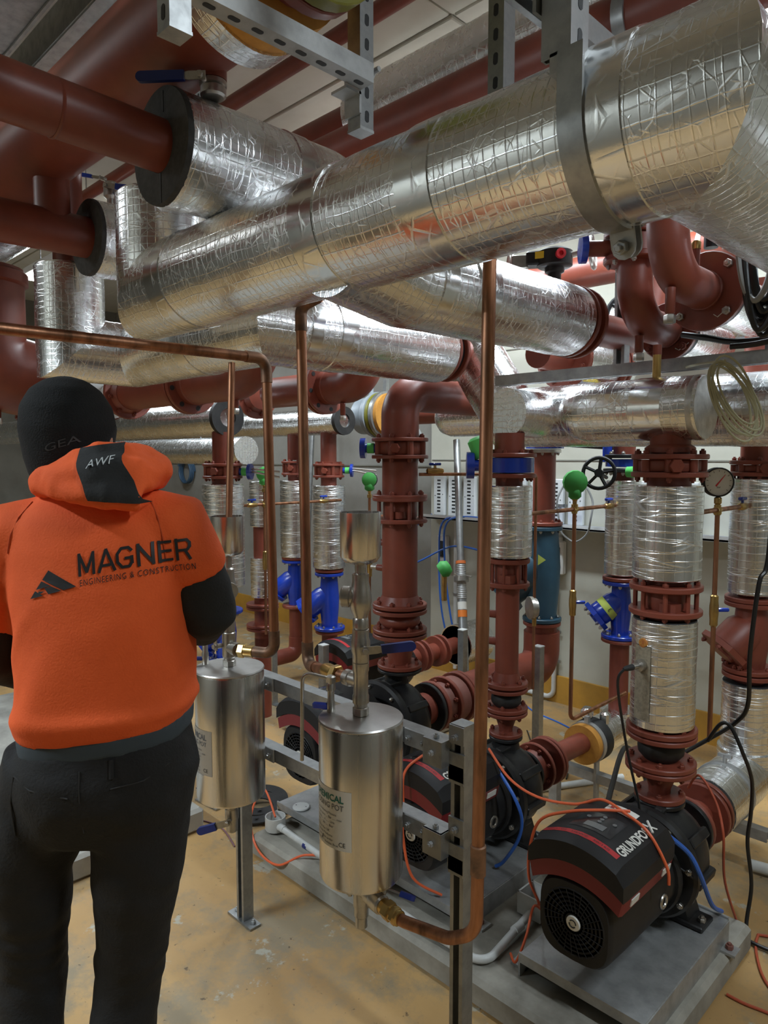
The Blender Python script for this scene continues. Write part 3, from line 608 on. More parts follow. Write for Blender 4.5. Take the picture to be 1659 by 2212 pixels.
# horizontal copper + drop to pot 1
coppers('copper_pipe', 'copper pipe running overhead at the left and dropping to the pot beside the man', [(-1.80, -.45, 1.912), (-1.74, 1.25, 1.909), (-1.715, 1.25, ZT + .066), (PX1 + .06, 1.198, ZT + .066)], .0145, .035, (1, 2), ())
t = thing('brass_union', 'brass union joining the copper pipe to the pot beside the man', 'union', (PX1 + .1, 1.198, ZT + .066))
d1 = V((-1.715 - PX1 - .06, .052, 0)).normalized(); b1 = V((PX1 + .06, 1.198, ZT + .066)); part('nut', G().hexa(b1, d1, .023, .022), BRASS, t); part('sleeve', G().lathe([(.019, .02), (.019, .05), (.016, .052)], b1, d1, 16), BRASS, t)
coppers('copper_pipe', 'thin copper drop pipe ending in the funnel beside the man', [(-1.93, 1.256, 1.915), (-1.893, 1.21, 1.37)], .0105, .03)
coppers('copper_pipe', 'copper riser with dark elbows left of the nearest pot', [(-1.50, 1.27, 2.06), (-1.575, 1.25, 2.035), (-1.557, 1.25, 1.03), (PX2 - .13, PY + .0, ZT + .09), (PX2 - .05, PY, ZT + .09)], .0145, .032, (1, 2))
t = thing('brass_union', 'brass union on the copper pipe left of the nearest pot', 'union', (PX2 - .1, PY, ZT + .09))
part('nut', G().hexa((PX2 - .085, PY, ZT + .09), (-1, 0, 0), .024, .02), BRASS, t); part('sleeve', G().lathe([(.019, 0), (.02, .025), (.017, .04)], (PX2 - .105, PY, ZT + .09), (-1, .1, 0), 16), BRASS, t)
CX3 = -.915
coppers('copper_pipe', 'tall copper pipe curving under the nearest pot in front of the stand', [(-.925, 1.24, 2.06), (CX3, 1.205, .565), (-.985, 1.195, .525), (PX2 + .16, 1.188, ZB - .05), (PX2 + .07, PY - .008, ZB - .045)], .0145, .075, (), ((V((CX3, 1.2085, .70)), UP, .07, COPPERD), ))
t = thing('brass_union', 'brass union on the copper pipe under the nearest pot', 'union', (PX2 + .12, PY - .02, ZB - .045))
dU = V((1, -.09, -.03)).normalized(); bU = V((PX2 + .10, PY - .010, ZB - .046))
part('nut', G().hexa(bU, dU, .024, .024), BRASS, t); part('sleeve', G().lathe([(.02, -.02), (.02, 0), (.019, .024), (.019, .05), (.016, .052)], bU, dU, 16), BRASS, t); part('nut', G().hexa(bU + dU * .03, dU, .022, .014), BRASS, t)
# ------------------------------------------------------------------ main foil-clad pipe with its branches
MY, MZ, MR = 1.1, 2.13, .135
t = thing('insulated_main_pipe', 'large silver foil-clad main pipe crossing the whole picture overhead', 'pipe', (-1.2, MY, MZ))
mitre(t, [(-2.06, MY, 2.40), (-2.06, MY, MZ), (-.45, MY, MZ), (-.45, 2.9, MZ)], MR, FOIL)
pipe(t, [(-2.06, MY, 2.36), (-2.06, MY, 2.95)], .057, name='pipe')
foamend(t, (-2.06, MY, 2.402), UP, MR - .004, .057, FOILD)
for x in (-1.88, -1.22, -.90, -.54): band(t, (x, MY, MZ), EX, MR, .08)
BX, BZ, BR = -1.674, 2.385, .138
g = G().sweep(dense(bend([(BX, .908, BZ), (BX, 1.50, BZ), (BX, 1.50, 2.18)], .17, 6), .03), BR, 44, True, .002); part('branch_insulation', g, FOIL, t, 60)
band(t, (BX, 1.26, BZ), EY, BR, .06); foamend(t, (BX, .903, BZ), EY, BR + .001, .0625, FOAM, .02)
part('foam_slit', G().box((BX, .8925, BZ - .10), (.003, .002, .07)).box((BX + .02, .8925, BZ + .10), (.003, .002, .05)), SLOT, t)
pipe(t, bend([(BX, .92, BZ), (BX, .34, BZ + .015), (-2.35, .30, 3.0)], .17), .0625, name='branch_pipe')
part('weld_bead', G().lathe([(.0625, -.004), (.0645, 0), (.0625, .004)], (BX, .64, BZ + .006), EY, 24), RED, t)
g = G().sweep(dense([(-1.236, 1.08, 2.09), (-1.236, 1.30, 2.055), (-1.236, 2.06, 2.06)], .03), .113, 44, True, .002); part('branch_insulation', g, FOIL, t, 60)
band(t, (-1.236, 1.52, 2.06), EY, .113, .09); band(t, (-1.236, 1.36, 2.06), EY, .114, .05)
for yy, sd in ((2.082, (-1,)), (2.128, (1,))): flange(t, (-1.236, yy, 2.06), EY, .115, .018, 8, RED, RED, sd)
part('valve_wafer', G().lathe([(.095, -.014), (.098, 0), (.095, .014)], (-1.236, 2.105, 2.06), EY, 28), BLACK, t)
pipe(t, bend([(-1.236, 2.13, 2.06), (-1.236, 2.62, 2.06), (-1.236, 2.78, 2.45)], .15), .056, name='branch_pipe')
part('spigot', G().lathe([(.006, 0), (.006, .03)], (-1.236, 2.22, 2.115), (0.1, 0, 1), 8), RED, t)
# gear-operated valve on that branch
def actuator(lab, c, wheel_dir, yellow=True, s=1.):
    c = V(c); t = thing('valve_actuator', lab, 'valve actuator', tuple(c))
    part('stem_housing', G().lathe([(.022 * s, -.13 * s), (.022 * s, -.05 * s), (.032 * s, -.045 * s), (.032 * s, -.03 * s)], c, UP, 16), BLACK, t)
    part('gearbox', G().lathe([(.05 * s, -.03 * s), (.058 * s, -.025 * s), (.058 * s, .02 * s), (.04 * s, .03 * s), (0, .032 * s)], c, UP, 24).box(c + V((-.05, -.03, -.0)) * s, (.07 * s, .06 * s, .045 * s), rz=.6, bev=.006), BLACK, t)
    d = V(wheel_dir).normalized(); a, b, _ = frame(d); wc = c + d * .12 * s
    part('shaft', G().sweep([c, wc], .009 * s, 10), CAST, t)
    g = G(); rr = .056 * s; ring = [wc + a * rr * math.cos(k * PI / 12) + b * rr * math.sin(k * PI / 12) for k in range(25)]; g.sweep(ring, .008 * s, 8, False)
    for k in range(3): q = k * 2 * PI / 3 + .4; g.sweep([wc, wc + (a * math.cos(q) + b * math.sin(q)) * rr], .006 * s, 8)
    part('handwheel', g, CAST, t)
    pd = V((.75, -.65, 0)).normalized(); pc = c + pd * .055 * s
    part('red_plug', G().lathe([(.016 * s, 0), (.016 * s, .014 * s), (.008 * s, .014 * s), (.008 * s, .004 * s)], pc, pd, 16), REDP, t)
    if yellow: part('label', G().box(c + V((-.012, -.058, .004)) * s, (.045 * s, .004, .022 * s), rz=.35), YLAB, t)
    part('silver_plate', G().box(c + V((-.1, -.055, -.005)) * s, (.055 * s, .035 * s, .045 * s), rz=.6, bev=.004), CAST, t)
    return t
actuator('black valve gearbox with chrome handwheel and yellow label behind the hanging clamp', (-1.50, 2.42, 2.375), (.8, .3, .1), True, 1.15)
actuator('black valve gearbox with a red plug peeping out left of the tall copper pipe', (-1.80, 2.35, 2.38), (.6, .6, 0), False)
actuator('black valve gearbox with yellow label above the right red elbow', (-.97, 2.55, 2.47), (.3, .9, .1), True, 1.05)
# ------------------------------------------------------------------ left insulated pipe (behind the main pipe)
t = thing('insulated_pipe', 'foil-clad pipe with grey foam end left of the main pipe', 'pipe', (-2.58, 1.1, 2.40))
pipe(t, [(-2.58, -.6, 2.385), (-2.58, 1.3, 2.40)], .070)
ins(t, [(-2.58, 1.10, 2.40), (-2.58, 1.56, 2.41)], .131); pipe(t, [(-2.58, .97, 2.40), (-2.58, .97, 2.60)], .058, name='branch_pipe'); foamend(t, (-2.58, 1.095, 2.40), EY, .132, .07, FOAM, .02)
# ------------------------------------------------------------------ L shaped insulated pipe with flanged end
t = thing('insulated_bent_pipe', 'foil-clad pipe bending under the main pipe to a red flange', 'pipe', (-1.92, 1.4, 2.05))
mitre(t, [(-2.86, 1.13, 2.345), (-2.86, 1.13, 2.045), (-2.86, 1.39, 2.04), (-1.92, 1.385, 2.045), (-1.92, 2.22, 2.05)], .126, FOIL)
foamend(t, (-2.86, 1.13, 2.347), UP, .122, .057, FOILD); pipe(t, [(-2.86, 1.13, 2.34), (-2.86, 1.13, 2.75)], .057)
band(t, (-1.92, 1.64, 2.047), EY, .126, .07); band(t, (-1.92, 1.50, 2.047), EY, .127, .05); band(t, (-2.3, 1.388, 2.043), EX, .126, .06)
for yy, sd in ((2.242, ()), (2.29, (1,))): flange(t, (-1.92, yy, 2.05), EY, .118, .018, 8, RED, RED, sd)
part('valve_wafer', G().lathe([(.1, -.014), (.103, 0), (.1, .014)], (-1.92, 2.266, 2.05), EY, 28), BLACK, t)
pipe(t, bend([(-1.92, 2.29, 2.05), (-1.95, 2.47, 2.07)], .1), .06)
# drain cock function
def cock(t, p, L=.06, m=CAST):
    p = V(p); d = part('drain_stub', G().lathe([(.014, 0), (.014, -L), (.011, -L - .004)], p, UP, 12), RED, t)
    part('drain_nut', G().lathe([(.010, -L), (.010, -L - .008)], p, UP, 10).hexa(p - UP * (L + .03), UP, .017, .024), m, d)
cock(t, (-1.925, 2.35, 2.0), .03)
# ------------------------------------------------------------------ flanged red lines with rising elbows
def red_line(lab, y, z, x_f1, x_f2, x_up, zup, fr, pr, x_left, nb=8, join=None):
    t = thing('flanged_red_pipe', lab, 'pipe', (x_f2, y, z))
    pipe(t, [(x_left, y, z), (x_f2 - .02, y, z)], pr)
    flange(t, (x_f1, y, z), EX, fr, .022, nb, RED, RED, (1,), hub=pr, rot=.2)
    flange(t, (x_f2 - .016, y, z), EX, fr, .022, nb, RED, RED, (), rot=.2)
    o = flange(t, (x_f2 + .016, y, z), EX, fr, .022, nb, RED, RED, (), rot=.2)
    x_, y_, z_ = frame(EX)
    hm = to_mesh(G().lathe([(.012, 0), (.012, .0012)], (0, 0, 0), EX, 10), 'bolt_hole', V((0, 0, 0)), 38, SLOT)
    clones('bolt_hole', hm, o, [(V((x_f2 + .0275, y, z)) + (x_ * math.cos(2 * PI * k / nb + .2) + y_ * math.sin(2 * PI * k / nb + .2)) * fr * .82, None) for k in range(nb)])
    path = bend([(x_f2 + .02, y, z), (x_up, y, z), (x_up, y, zup)] + ([join] if join else []), [0, pr * 2.5, pr * 1.2, 0], 14)
    pipe(t, path, pr * 1.06, name='elbow'); part('weld_bead', G().lathe([(pr * 1.05, -.006), (pr * 1.1, 0), (pr * 1.05, .006)], (x_f2 + .07, y, z), EX, 28), RED, t)
    return t
t = red_line('red flanged pipe with rising elbow above the man, under the foil pipe', 1.72, 1.955, -3.62, -2.99, -2.42, 2.70, .135, .088, -3.64, join=(-2.42, 2.0, 2.86)); cock(t, (-2.62, 1.72, 1.885), .05)
t2 = red_line('red flanged pipe with rising elbow left of the big red riser', 2.48, 1.99, -3.55, -2.93, -2.60, 3.13, .142, .086, -3.4); cock(t2, (-2.76, 2.46, 1.90), .06)
t = thing('check_valve_body', 'pale grey cast valve body left of the flanged red pipe', 'valve', (-3.85, 1.72, 1.97))
part('body', G().lathe([(.12, 0), (.125, .02), (.07, .05), (.085, .10), (.085, .14), (.07, .19), (.12, .21), (.12, .225)], (-3.86, 1.72, 1.957), EX, 28), mat('white_cast_enamel', rgb('#c4c6c6'), .4), t)
flange(t, (-3.885, 1.72, 1.957), EX, .135, .02, 8, RED, RED, (1,)); pipe(t, [(-4.6, 1.72, 1.957), (-3.885, 1.72, 1.957)], .06)
# big red elbow at the left frame edge
t = thing('red_drop_elbow', 'large dark red drop pipe with flanged elbow at the left edge', 'pipe', (-3.3, .93, 2.0))
pipe(t, bend([(-3.3, .94, 2.40), (-3.3, .94, 1.99), (-3.3, 1.16, 1.95)], .19, 12), .165)
flange(t, (-3.3, 1.15, 1.945), (0, 1, -.2), .21, .025, 8, RED, RED, (-1,)); cock(t, (-3.28, .98, 1.85), .06, WHITE)
part('collar', G().lathe([(.165, 0), (.18, .01), (.18, .05), (.165, .06)], (-3.3, .94, 2.33), UP, 32), RED, t); part('top_stub', G().lathe([(.05, 0), (.05, .06), (.035, .07)], (-3.26, .9, 2.40), UP, 6), RED, t)
# pale suspended valve at the back
t = thing('grey_inline_valve', 'pale grey flanged valve with a yellow foam ring behind the big red riser', 'valve', (-3.55, 3.55, 1.91))
c = V((-3.68, 3.55, 1.915))
part('body', G().lathe([(.06, -.1), (.13, -.08), (.13, .0), (.14, .02), (.15, .03), (.15, .06), (.165, .07), (.165, .085), (.1, .09)], c, EX, 32), GREYP, t)
part('brass_ring', G().lathe([(.14, .09), (.16, .095), (.16, .12), (.14, .125)], c, EX, 32), OLIVE, t)
part('clamp_ring', G().lathe([(.145, .13), (.165, .135), (.165, .165), (.145, .17)], c, EX, 32).box(c + V((.15, 0, .17)), (.03, .03, .16)), GALV, t)
part('foam_ring', G().lathe([(.07, .17), (.15, .17), (.15, .2), (.07, .2)], c, EX, 32), YFOAM, t)
pipe(t, [c + EX * .15, c + EX * .9], .075); part('spindle', G().lathe([(.02, .1), (.02, .2), (.012, .2), (.012, .26)], c, UP, 12), GREYP, t)
part('bracket', G().box(c + V((.45, .02, .30)), (.9, .03, .05)), GALVD, t)
# ------------------------------------------------------------------ right cluster of red elbows
def drop_elbow(lab, x, y, z, yf, fr, pr, zt, wafer=None):
    t = thing('red_drop_elbow', lab, 'pipe', (x, y, z))
    pipe(t, bend([(x, y, zt), (x, y, z), (x, yf, z)], pr * 2.4, 14), pr)
    flange(t, (x, yf, z), EY, fr, .022, 4, RED, CAST if wafer is None else RED, (-1,), rot=PI / 4, bs=.013)
    part('weld_bead', G().lathe([(pr, -.004), (pr + .003, 0), (pr, .004)], (x, yf - .03, z), EY, 28), RED, t)
    part('rubber_gasket', G().lathe([(fr * .9, .012), (fr * .93, .03), (fr * .9, .05)], (x, yf, z), EY, 28), RUB, t)
    ins(t, [(x, yf + .06, z), (x, yf + .45, z)], fr * .70)
    # chalk tick mark
    part('chalk_tick', G().sweep([(x + .03, yf - .0125, z - fr * .62), (x + .042, yf - .0125, z - fr * .70), (x + .075, yf - .0125, z - fr * .48)], .0014, 5), LABEL, t)
    return t
te = drop_elbow('dark red drop pipe with flanged elbow and brass drain at the upper right', -.88, 2.0, 2.13, 2.285, .12, .057, 2.757); cock(te, (-.88, 2.03, 2.10), .07, CAST)
part('test_point', G().lathe([(.012, 0), (.012, .06)], (-.88, 2.20, 2.18), UP, 12), RED, te); part('test_plug', G().lathe([(.014, .06), (.014, .08), (.01, .085)], (-.88, 2.20, 2.18), UP, 12), BRASS, te)
te = drop_elbow('orange-red drop pipe with flanged elbow behind the nearer right one', -1.06, 2.18, 2.05, 2.44, .098, .055, 3.5, 1); cock(te, (-1.06, 2.22, 2.01), .05)
# valve with lilac lever flange on the rear elbow
t = thing('wafer_valve', 'red wafer valve with a pale blue stem flange on the right rear elbow', 'valve', (-1.06, 2.18, 2.36))
for z in (2.24, 2.315): flange(t, (-1.06, 2.18, z), UP, .098, .018, 8, RED, CAST, ((-1,) if z < 2.3 else ()), rin=.058)
part('wafer_body', G().lathe([(.058, 2.25), (.085, 2.252), (.085, 2.303), (.058, 2.305), (.058, 2.25)], (-1.06, 2.18, 0), UP, 28), RED, t)
part('stem_neck', G().lathe([(.025, .06), (.025, .15)], (-1.06, 2.18, 2.277), (-.7, -.6, 0), 16), RED, t)
part('stem_flange', G().lathe([(.03, .15), (.045, .152), (.045, .172), (.02, .174)], (-1.06, 2.18, 2.277), (-.7, -.6, 0), 20), BLUE, t)
solo('isolating_valve', G().lathe([(.018, 0), (.018, .09), (.03, .092), (.03, .11)], (-1.34, 2.62, 2.40), UP, 14), BLUE, 'small bright blue valve stem behind the hanging clamp', 'valve')
# galvanised rail under the right cluster
t = thing('strut_rail', 'long galvanised strut rail under the right-hand red elbows', 'strut', (-1.0, 2.36, 1.925))
strut(t, (-1.72, 2.37, 1.925), (-.1, 2.37, 1.925), (0, 0, 1), name='rail'); strut(t, (-1.22, 2.42, 1.95), (-1.22, 2.42, 2.5), (0, 1, 0), name='upright', slots=False); strut(t, (-.72, 2.42, 1.95), (-.72, 2.42, 2.9), (0, 1, 0), name='upright', slots=False)
# back pipes seen between
t = thing('insulated_pipe', 'foil-clad flanged pipe in shade below the right branch of the main pipe', 'pipe', (-1.6, 2.9, 2.02))
ins(t, [(-1.62, 2.75, 2.04), (-1.62, 3.02, 2.04)], .11); ins(t, [(-1.62, 3.1, 2.04), (-1.62, 3.16, 2.04)], .11)
for yy in (2.70, 3.04, 3.08): flange(t, (-1.62, yy, 2.04), EY, .13, .02, 8, RED, RED, (-1,))
pipe(t, [(-1.62, 2.5, 2.04), (-1.62, 2.75, 2.04)], .06); part('yellow_tag', G().box((-1.56, 2.86, 1.92), (.03, .14, .003), M3=Matrix.Rotation(.5, 3, 'Y')), YLAB, t)
t = thing('insulated_pipe', 'foil-clad pipe with a black handwheel behind the right elbows', 'pipe', (-1.4, 3.3, 2.25))
ins(t, [(-2.1, 3.3, 2.24), (-.2, 3.3, 2.24)], .12)
g = G(); wc = V((-1.50, 3.02, 2.25)); dd = V((.5, -.85, 0)).normalized(); a, b, _ = frame(dd); g.sweep([wc + (a * math.cos(k * PI / 12) + b * math.sin(k * PI / 12)) * .085 for k in range(25)], .011, 8, False)
for k in range(5): q = k * 2 * PI / 5; g.sweep([wc, wc + (a * math.cos(q) + b * math.sin(q)) * .085], .009, 6)
part('handwheel', g.lathe([(.02, -.03), (.02, .02)], wc, dd, 12), PLAST, t); part('spindle', G().sweep([wc, wc - dd * .2], .01, 8), BLACK, t)
part('paper_label', G().box((-1.60, 3.165, 2.22), (.10, .004, .13), rz=.0), LABEL, t)
part('lettering', textg('ventur', .035, lambda x, y: V((-1.575 - y, 3.162, 2.18 + x))), INK, t)
t = thing('red_header_pipe', 'dark red pipe with a clamp running behind the chrome handwheel', 'pipe', (-1.3, 3.2, 2.45))
pipe(t, [(-2.4, 3.55, 2.62), (-.1, 3.55, 2.62)], .085); part('clamp', G().lathe([(.087, -.012), (.092, -.012), (.092, .012), (.087, .012)], (-1.38, 3.55, 2.62), EX, 28), GALVD, t)
# high pipes near the ceiling
t = thing('red_header_pipe', 'dark red pipe high under the ceiling beside the foil pipe', 'pipe', (-1.8, 2.0, 2.85))
pipe(t, [(-5.2, 2.0, 2.86), (1.2, 2.0, 2.84)], .092)
g = G().lathe([(.093, -.018), (.099, -.018), (.099, .018), (.093, .018)], (-1.0, 2.0, 2.848), EX, 32).box((-1.0, 1.9, 2.93), (.036, .03, .05)); cl = part('clamp', g, GALV, t); bolt(cl, (-1.0, 1.885, 2.94), (0, -1, 0), .009, GALV)
t = thing('insulated_ceiling_pipe', 'large foil-clad pipe high under the ceiling', 'pipe', (-1.8, 2.42, 3.22)); ins(t, [(-2.55, 2.42, 3.22), (1.2, 2.42, 3.2)], .155)
pipe(t, [(-5.2, 2.42, 3.22), (-2.5, 2.42, 3.22)], .1); band(t, (-1.72, 2.42, 3.215), EX, .155, .12)
solo('thin_red_pipe', G().sweep([(-5., 1.86, 3.2), (1.0, 1.86, 3.2)], .032, 16), RED, 'thin dark red pipe along the ceiling', 'pipe')
# large red pipe upper left with insulated flanged end resting on the strut
LY, LZ, LR = .955, 2.685, .130
t = thing('large_red_pipe', 'large dark red pipe with yellow foam collar and olive flange at the upper left', 'pipe', (-2., LY, LZ))
pipe(t, [(-5.2, LY, LZ), (-1.13, LY, LZ)], LR)
part('insulation', G().sweep(dense([(-1.43, LY, LZ), (-1.36, LY, LZ)], .03), .172, 44, True, .003), FOIL, t, 60)
part('foam_collar', G().lathe([(LR, 0), (.166, .0), (.170, .02), (.163, .11), (LR, .12)], (-1.36, LY, LZ), EX, 40), YFOAM, t)
flange(t, (-1.18, LY, LZ), EX, .165, .03, 8, RED, RED, ())
flange(t, (-1.14, LY, LZ), EX, .165, .04, 8, OLIVE, OLIVE, (1,), rot=.15, bs=.02)
c = V((-2.93, LY, LZ)); part('insulation', G().lathe([(.235, -1.6), (.245, -1.6), (.245, .02), (.235, .02)], c, EX, 44), FOIL, t, 60); part('foam_ring', G().lathe([(LR, -.2), (.235, -.2), (.235, .0), (LR, .0)], c, EX, 40), YFOAM, t)
part('stub', G().lathe([(.02, 0), (.02, -.05)], (-1.95, LY - .06, LZ - .115), UP, 12), RED, t)
st = part('branch_stub', G().lathe([(.034, 0), (.034, -.05)], (-1.60, 1.0, 2.60), UP, 20), RED, t)
t = thing('ball_valve', 'stainless ball valve with a blue lever under the large red pipe', 'valve', (-1.60, 1.0, 2.53))
part('body', G().lathe([(.026, -.05), (.034, -.052), (.034, -.062), (.028, -.064), (.032, -.068), (.032, -.085), (.026, -.09)], (-1.60, 1.0, 2.60), UP, 18), CAST, t); lever(t, (-1.57, .955, 2.528), (.6, -.75, .0), (-.75, -.6, .02), .16)
# left cluster behind the dark pipes
t = thing('strut_rail', 'dull slotted strut rail at the left edge behind the red pipes', 'strut', (-2.9, 1.3, 2.6)); strut(t, (-3.6, 1.45, 2.66), (-2.2, 1.45, 2.66), (0, -1, 0), GALVD, 'rail'); strut(t, (-2.42, 1.47, 3.5), (-2.42, 1.47, 2.45), (0, -1, 0), GALVD, 'upright')
t = thing('yellow_foam_disc', 'yellow foam pipe collar seen through the gap at the upper left', 'insulation', (-2.96, 1.6, 2.78)); part('disc', G().lathe([(.02, 0), (.10, 0), (.105, .01), (.10, .06), (.02, .06)], (-3.0, 1.62, 2.80), EX, 32), YFOAM, t)
t = thing('ball_valve', 'ball valve with a blue lever seen in the gap left of the main branch', 'valve', (-2.95, 1.33, 2.70))
part('body', G().lathe([(.018, -.3), (.018, 0), (.03, .01), (.03, .06), (.02, .07)], (-2.93, 1.34, 2.68), UP, 14), CAST, t); lever(t, (-2.91, 1.32, 2.72), (.6, -.8, 0), (.5, .45, -.1), .11, BLUE)
lever(t, (-2.95, 1.33, 2.76), (-.1, -.9, .2), (-.62, -.6, .15), .13, BLUE)
# ------------------------------------------------------------------ hanging strut frames
def hang(lab, x, y, z, side=(0, -1, 0), extra=None):
    t = thing('strut_hanger', lab, 'strut', (x, y, z), 'hanging struts'); strut(t, (x, y, z), (x, y, CZ), side, name='post'); return t
t = hang('slotted hanging strut with a bolt, upper middle', -1.225, 1.15, 2.36, (1, 0, 0))
part('end_cap', G().box((-1.225, 1.15, 2.358), (.043, .043, .006)), GALVD, t)
r = strut(t, (-1.18, .60, 2.455), (-1.18, 1.128, 2.455), (0, 0, -1), GALVD, 'cross_rail'); part('angle_bracket', G().box((-1.225, 1.126, 2.43), (.05, .006, .09)).box((-1.225, 1.106, 2.428), (.05, .045, .006)), GALVD, t)
st_ = part('stud', G().sweep([(-1.2, 1.15, 2.475), (-1.165, 1.15, 2.475)], .006, 8), GALVD, t); bolt(st_, (-1.203, 1.15, 2.475), EX, .013, GALVD, 'nut')
t = hang('short slotted hanging strut at the upper left', -1.14, .64, 2.335, (0, -1, 0)); part('end_cap', G().box((-1.14, .64, 2.333), (.043, .043, .006)), GALV, t)
t = hang('slotted hanging strut behind the top of the main pipe', -.96, 1.32, 2.30, (0, -1, 0)); part('rail_stub', G().box((-1.005, 1.32, 2.37), (.04, .045, .05)), GALVD, t)
hang('dull hanging strut far behind the main pipe clamp', -1.18, 1.62, 2.3, (0, -1, 0)); hang('dull hanging strut at the upper right behind the main pipe', -.66, 1.70, 2.3, (0, -1, 0))
t = thing('pipe_hanger', 'galvanised strut hanger with a wide strap clamp round the main pipe', 'pipe hanger', (-.60, .985, 2.21))
strut(t, (-.60, .985, 2.215), (-.60, .985, CZ), (1, 0, 0), name='post', w=.05)
strut(t, (-.665, .84, 2.345), (-.665, 1.66, 2.345), (0, 0, 1), name='cross_rail')
part('angle_plate', G().box((-.632, .985, 2.345), (.006, .07, .12)), GALV, t); part('strap_socket', G().box((-.595, .975, 2.205), (.03, .03, .03)), GALVD, t)
x0 = -.575; w2 = .021; r0, r1 = MR + .001, MR + .007
def strap(prof):
    vs = []; n = len(prof) - 1
    for (y0, z0), (y1, z1) in prof:
        for yy, zz in ((y0, z0), (y1, z1)):
            for dx in (-w2, w2): vs.append(V((x0 + dx, yy, zz)))
    fs = []
    for k in range(n):
        o = 4 * k; fs += [[o + 2, o + 3, o + 7, o + 6], [o, o + 4, o + 5, o + 1], [o, o + 2, o + 6, o + 4], [o + 1, o + 5, o + 7, o + 3]]
    return G().add(vs, fs + [[0, 1, 3, 2], [4 * n, 4 * n + 2, 4 * n + 3, 4 * n + 1]])
def arcp(a0, a1, n): return [((MY + r0 * math.cos(math.radians(a0 + (a1 - a0) * k / n)), MZ + r0 * math.sin(math.radians(a0 + (a1 - a0) * k / n))), (MY + r1 * math.cos(math.radians(a0 + (a1 - a0) * k / n)), MZ + r1 * math.sin(math.radians(a0 + (a1 - a0) * k / n)))) for k in range(n + 1)]
st_ = part('strap', strap(arcp(-80, -180, 16) + [((MY - r0, MZ + .09), (MY - r1, MZ + .09))]), GALV, t); part('strap', strap(arcp(-64, 95, 20)), GALV, t)
a = math.radians(-72); rd = V((0, math.cos(a), math.sin(a))); tn = V((0, -rd.z, rd.y)); lc = V((x0, MY, MZ)) + rd * (MR + .022)
for sgn in (-1, 1):
    pl = [(-.021, -.022), (.021, -.022), (.021, .008)] + [(.021 * math.cos(q * PI / 6), .008 + .021 * math.sin(q * PI / 6)) for q in range(1, 6)] + [(-.021, .008)]
    part('strap_ear', G().prism(pl, lc + tn * sgn * .012, EX, rd, tn, -.003, .003), GALV, st_)
bolt(st_, lc + rd * .008 + tn * -.016, -tn, .012, GALV)
# ------------------------------------------------------------------ cable bundles upper right
t = thing('cable_bundle', 'coiled bundle of black cables hanging at the upper right', 'cable bundle', (-.7, 2.2, 2.0))
random.seed(3)
for k in range(14):
    dx = random.uniform(-.018, .018); dy = random.uniform(-.06, .05); dz = random.uniform(-.06, .05); m_ = GRC if k in (3, 8) else CABLE
    p = spline([(-.742 + dx, 2.19 + dy * .7, 3.505), (-.742 + dx, 2.19 + dy * .7, 2.9), (-.742 + dx, 2.19 + dy, 2.48), (-.738 + dx, 2.19 + dy, 2.25 + dz), (-.72 + dx, 2.20 + dy, 2.08 + dz), (-.69 + dx * .5, 2.21 + dy, 2.02 + dz), (-.655 + dx * .5, 2.21 + dy, 2.09 + dz), (-.64 + dx * .5, 2.20 + dy, 2.3), (-.66 + dx * .5, 2.19 + dy * .7, 2.65), (-.68 + dx, 2.19 + dy * .7, 3.0), (-.68 + dx, 2.19 + dy * .7, 3.505)], 7)
    part('cable', G().sweep(p, .0085, 8), m_, t)
part('white_tag', G().box((-.758, 2.115, 2.27), (.03, .004, .14), rz=.5), LABEL, t); part('lettering', textg('VALV', .03, lambda x, y: V((-.757 + (y - .01) * .87, 2.111 + (y - .01) * .47, 2.33 - x))), INK, t)
solo('black_cable', G().sweep(spline([(-.98, 2.36, 2.02), (-.90, 2.35, 2.0), (-.80, 2.34, 1.975), (-.66, 2.33, 1.975), (-.55, 2.33, 1.99), (-.45, 2.34, 2.1)]), .010, 8), CABLE, 'black cable sagging just above the right strut rail', 'cable')
solo('cable_end', G().sweep(spline([(-.81, 2.31, 1.958), (-.72, 2.31, 1.96), (-.6, 2.31, 1.985), (-.5, 2.32, 2.05)]), .009, 8), CABLE, 'cut black cable end with white tape on the right strut rail', 'cable')
t = thing('cable_coil', 'beige cable coil hanging at the right end of the insulated header', 'cable coil', (-.78, 2.30, 1.78))
for k in range(7):
    ox, oz, rr, ph = random.uniform(-.016, .016), random.uniform(-.015, .012), random.uniform(.8, 1.15), random.uniform(-.25, .25); p = [V((-.735 + ox + .036 * rr * math.sin(q + ph) - .034 * math.cos(q), 2.12 + ox * .8 + .036 * rr * math.sin(q + ph) - .03 * math.cos(q), 1.785 + oz + .10 * rr * math.cos(q))) for q in [j * PI / 14 for j in range(29)]]
    part('loop', G().sweep(p, .0032, 6, False), BEIGE, t)
part('lead', G().sweep(spline([(-.75, 2.10, 1.89), (-.85, 2.2, 1.9), (-.95, 2.33, 1.91)]), .004, 6), BEIGE, t)
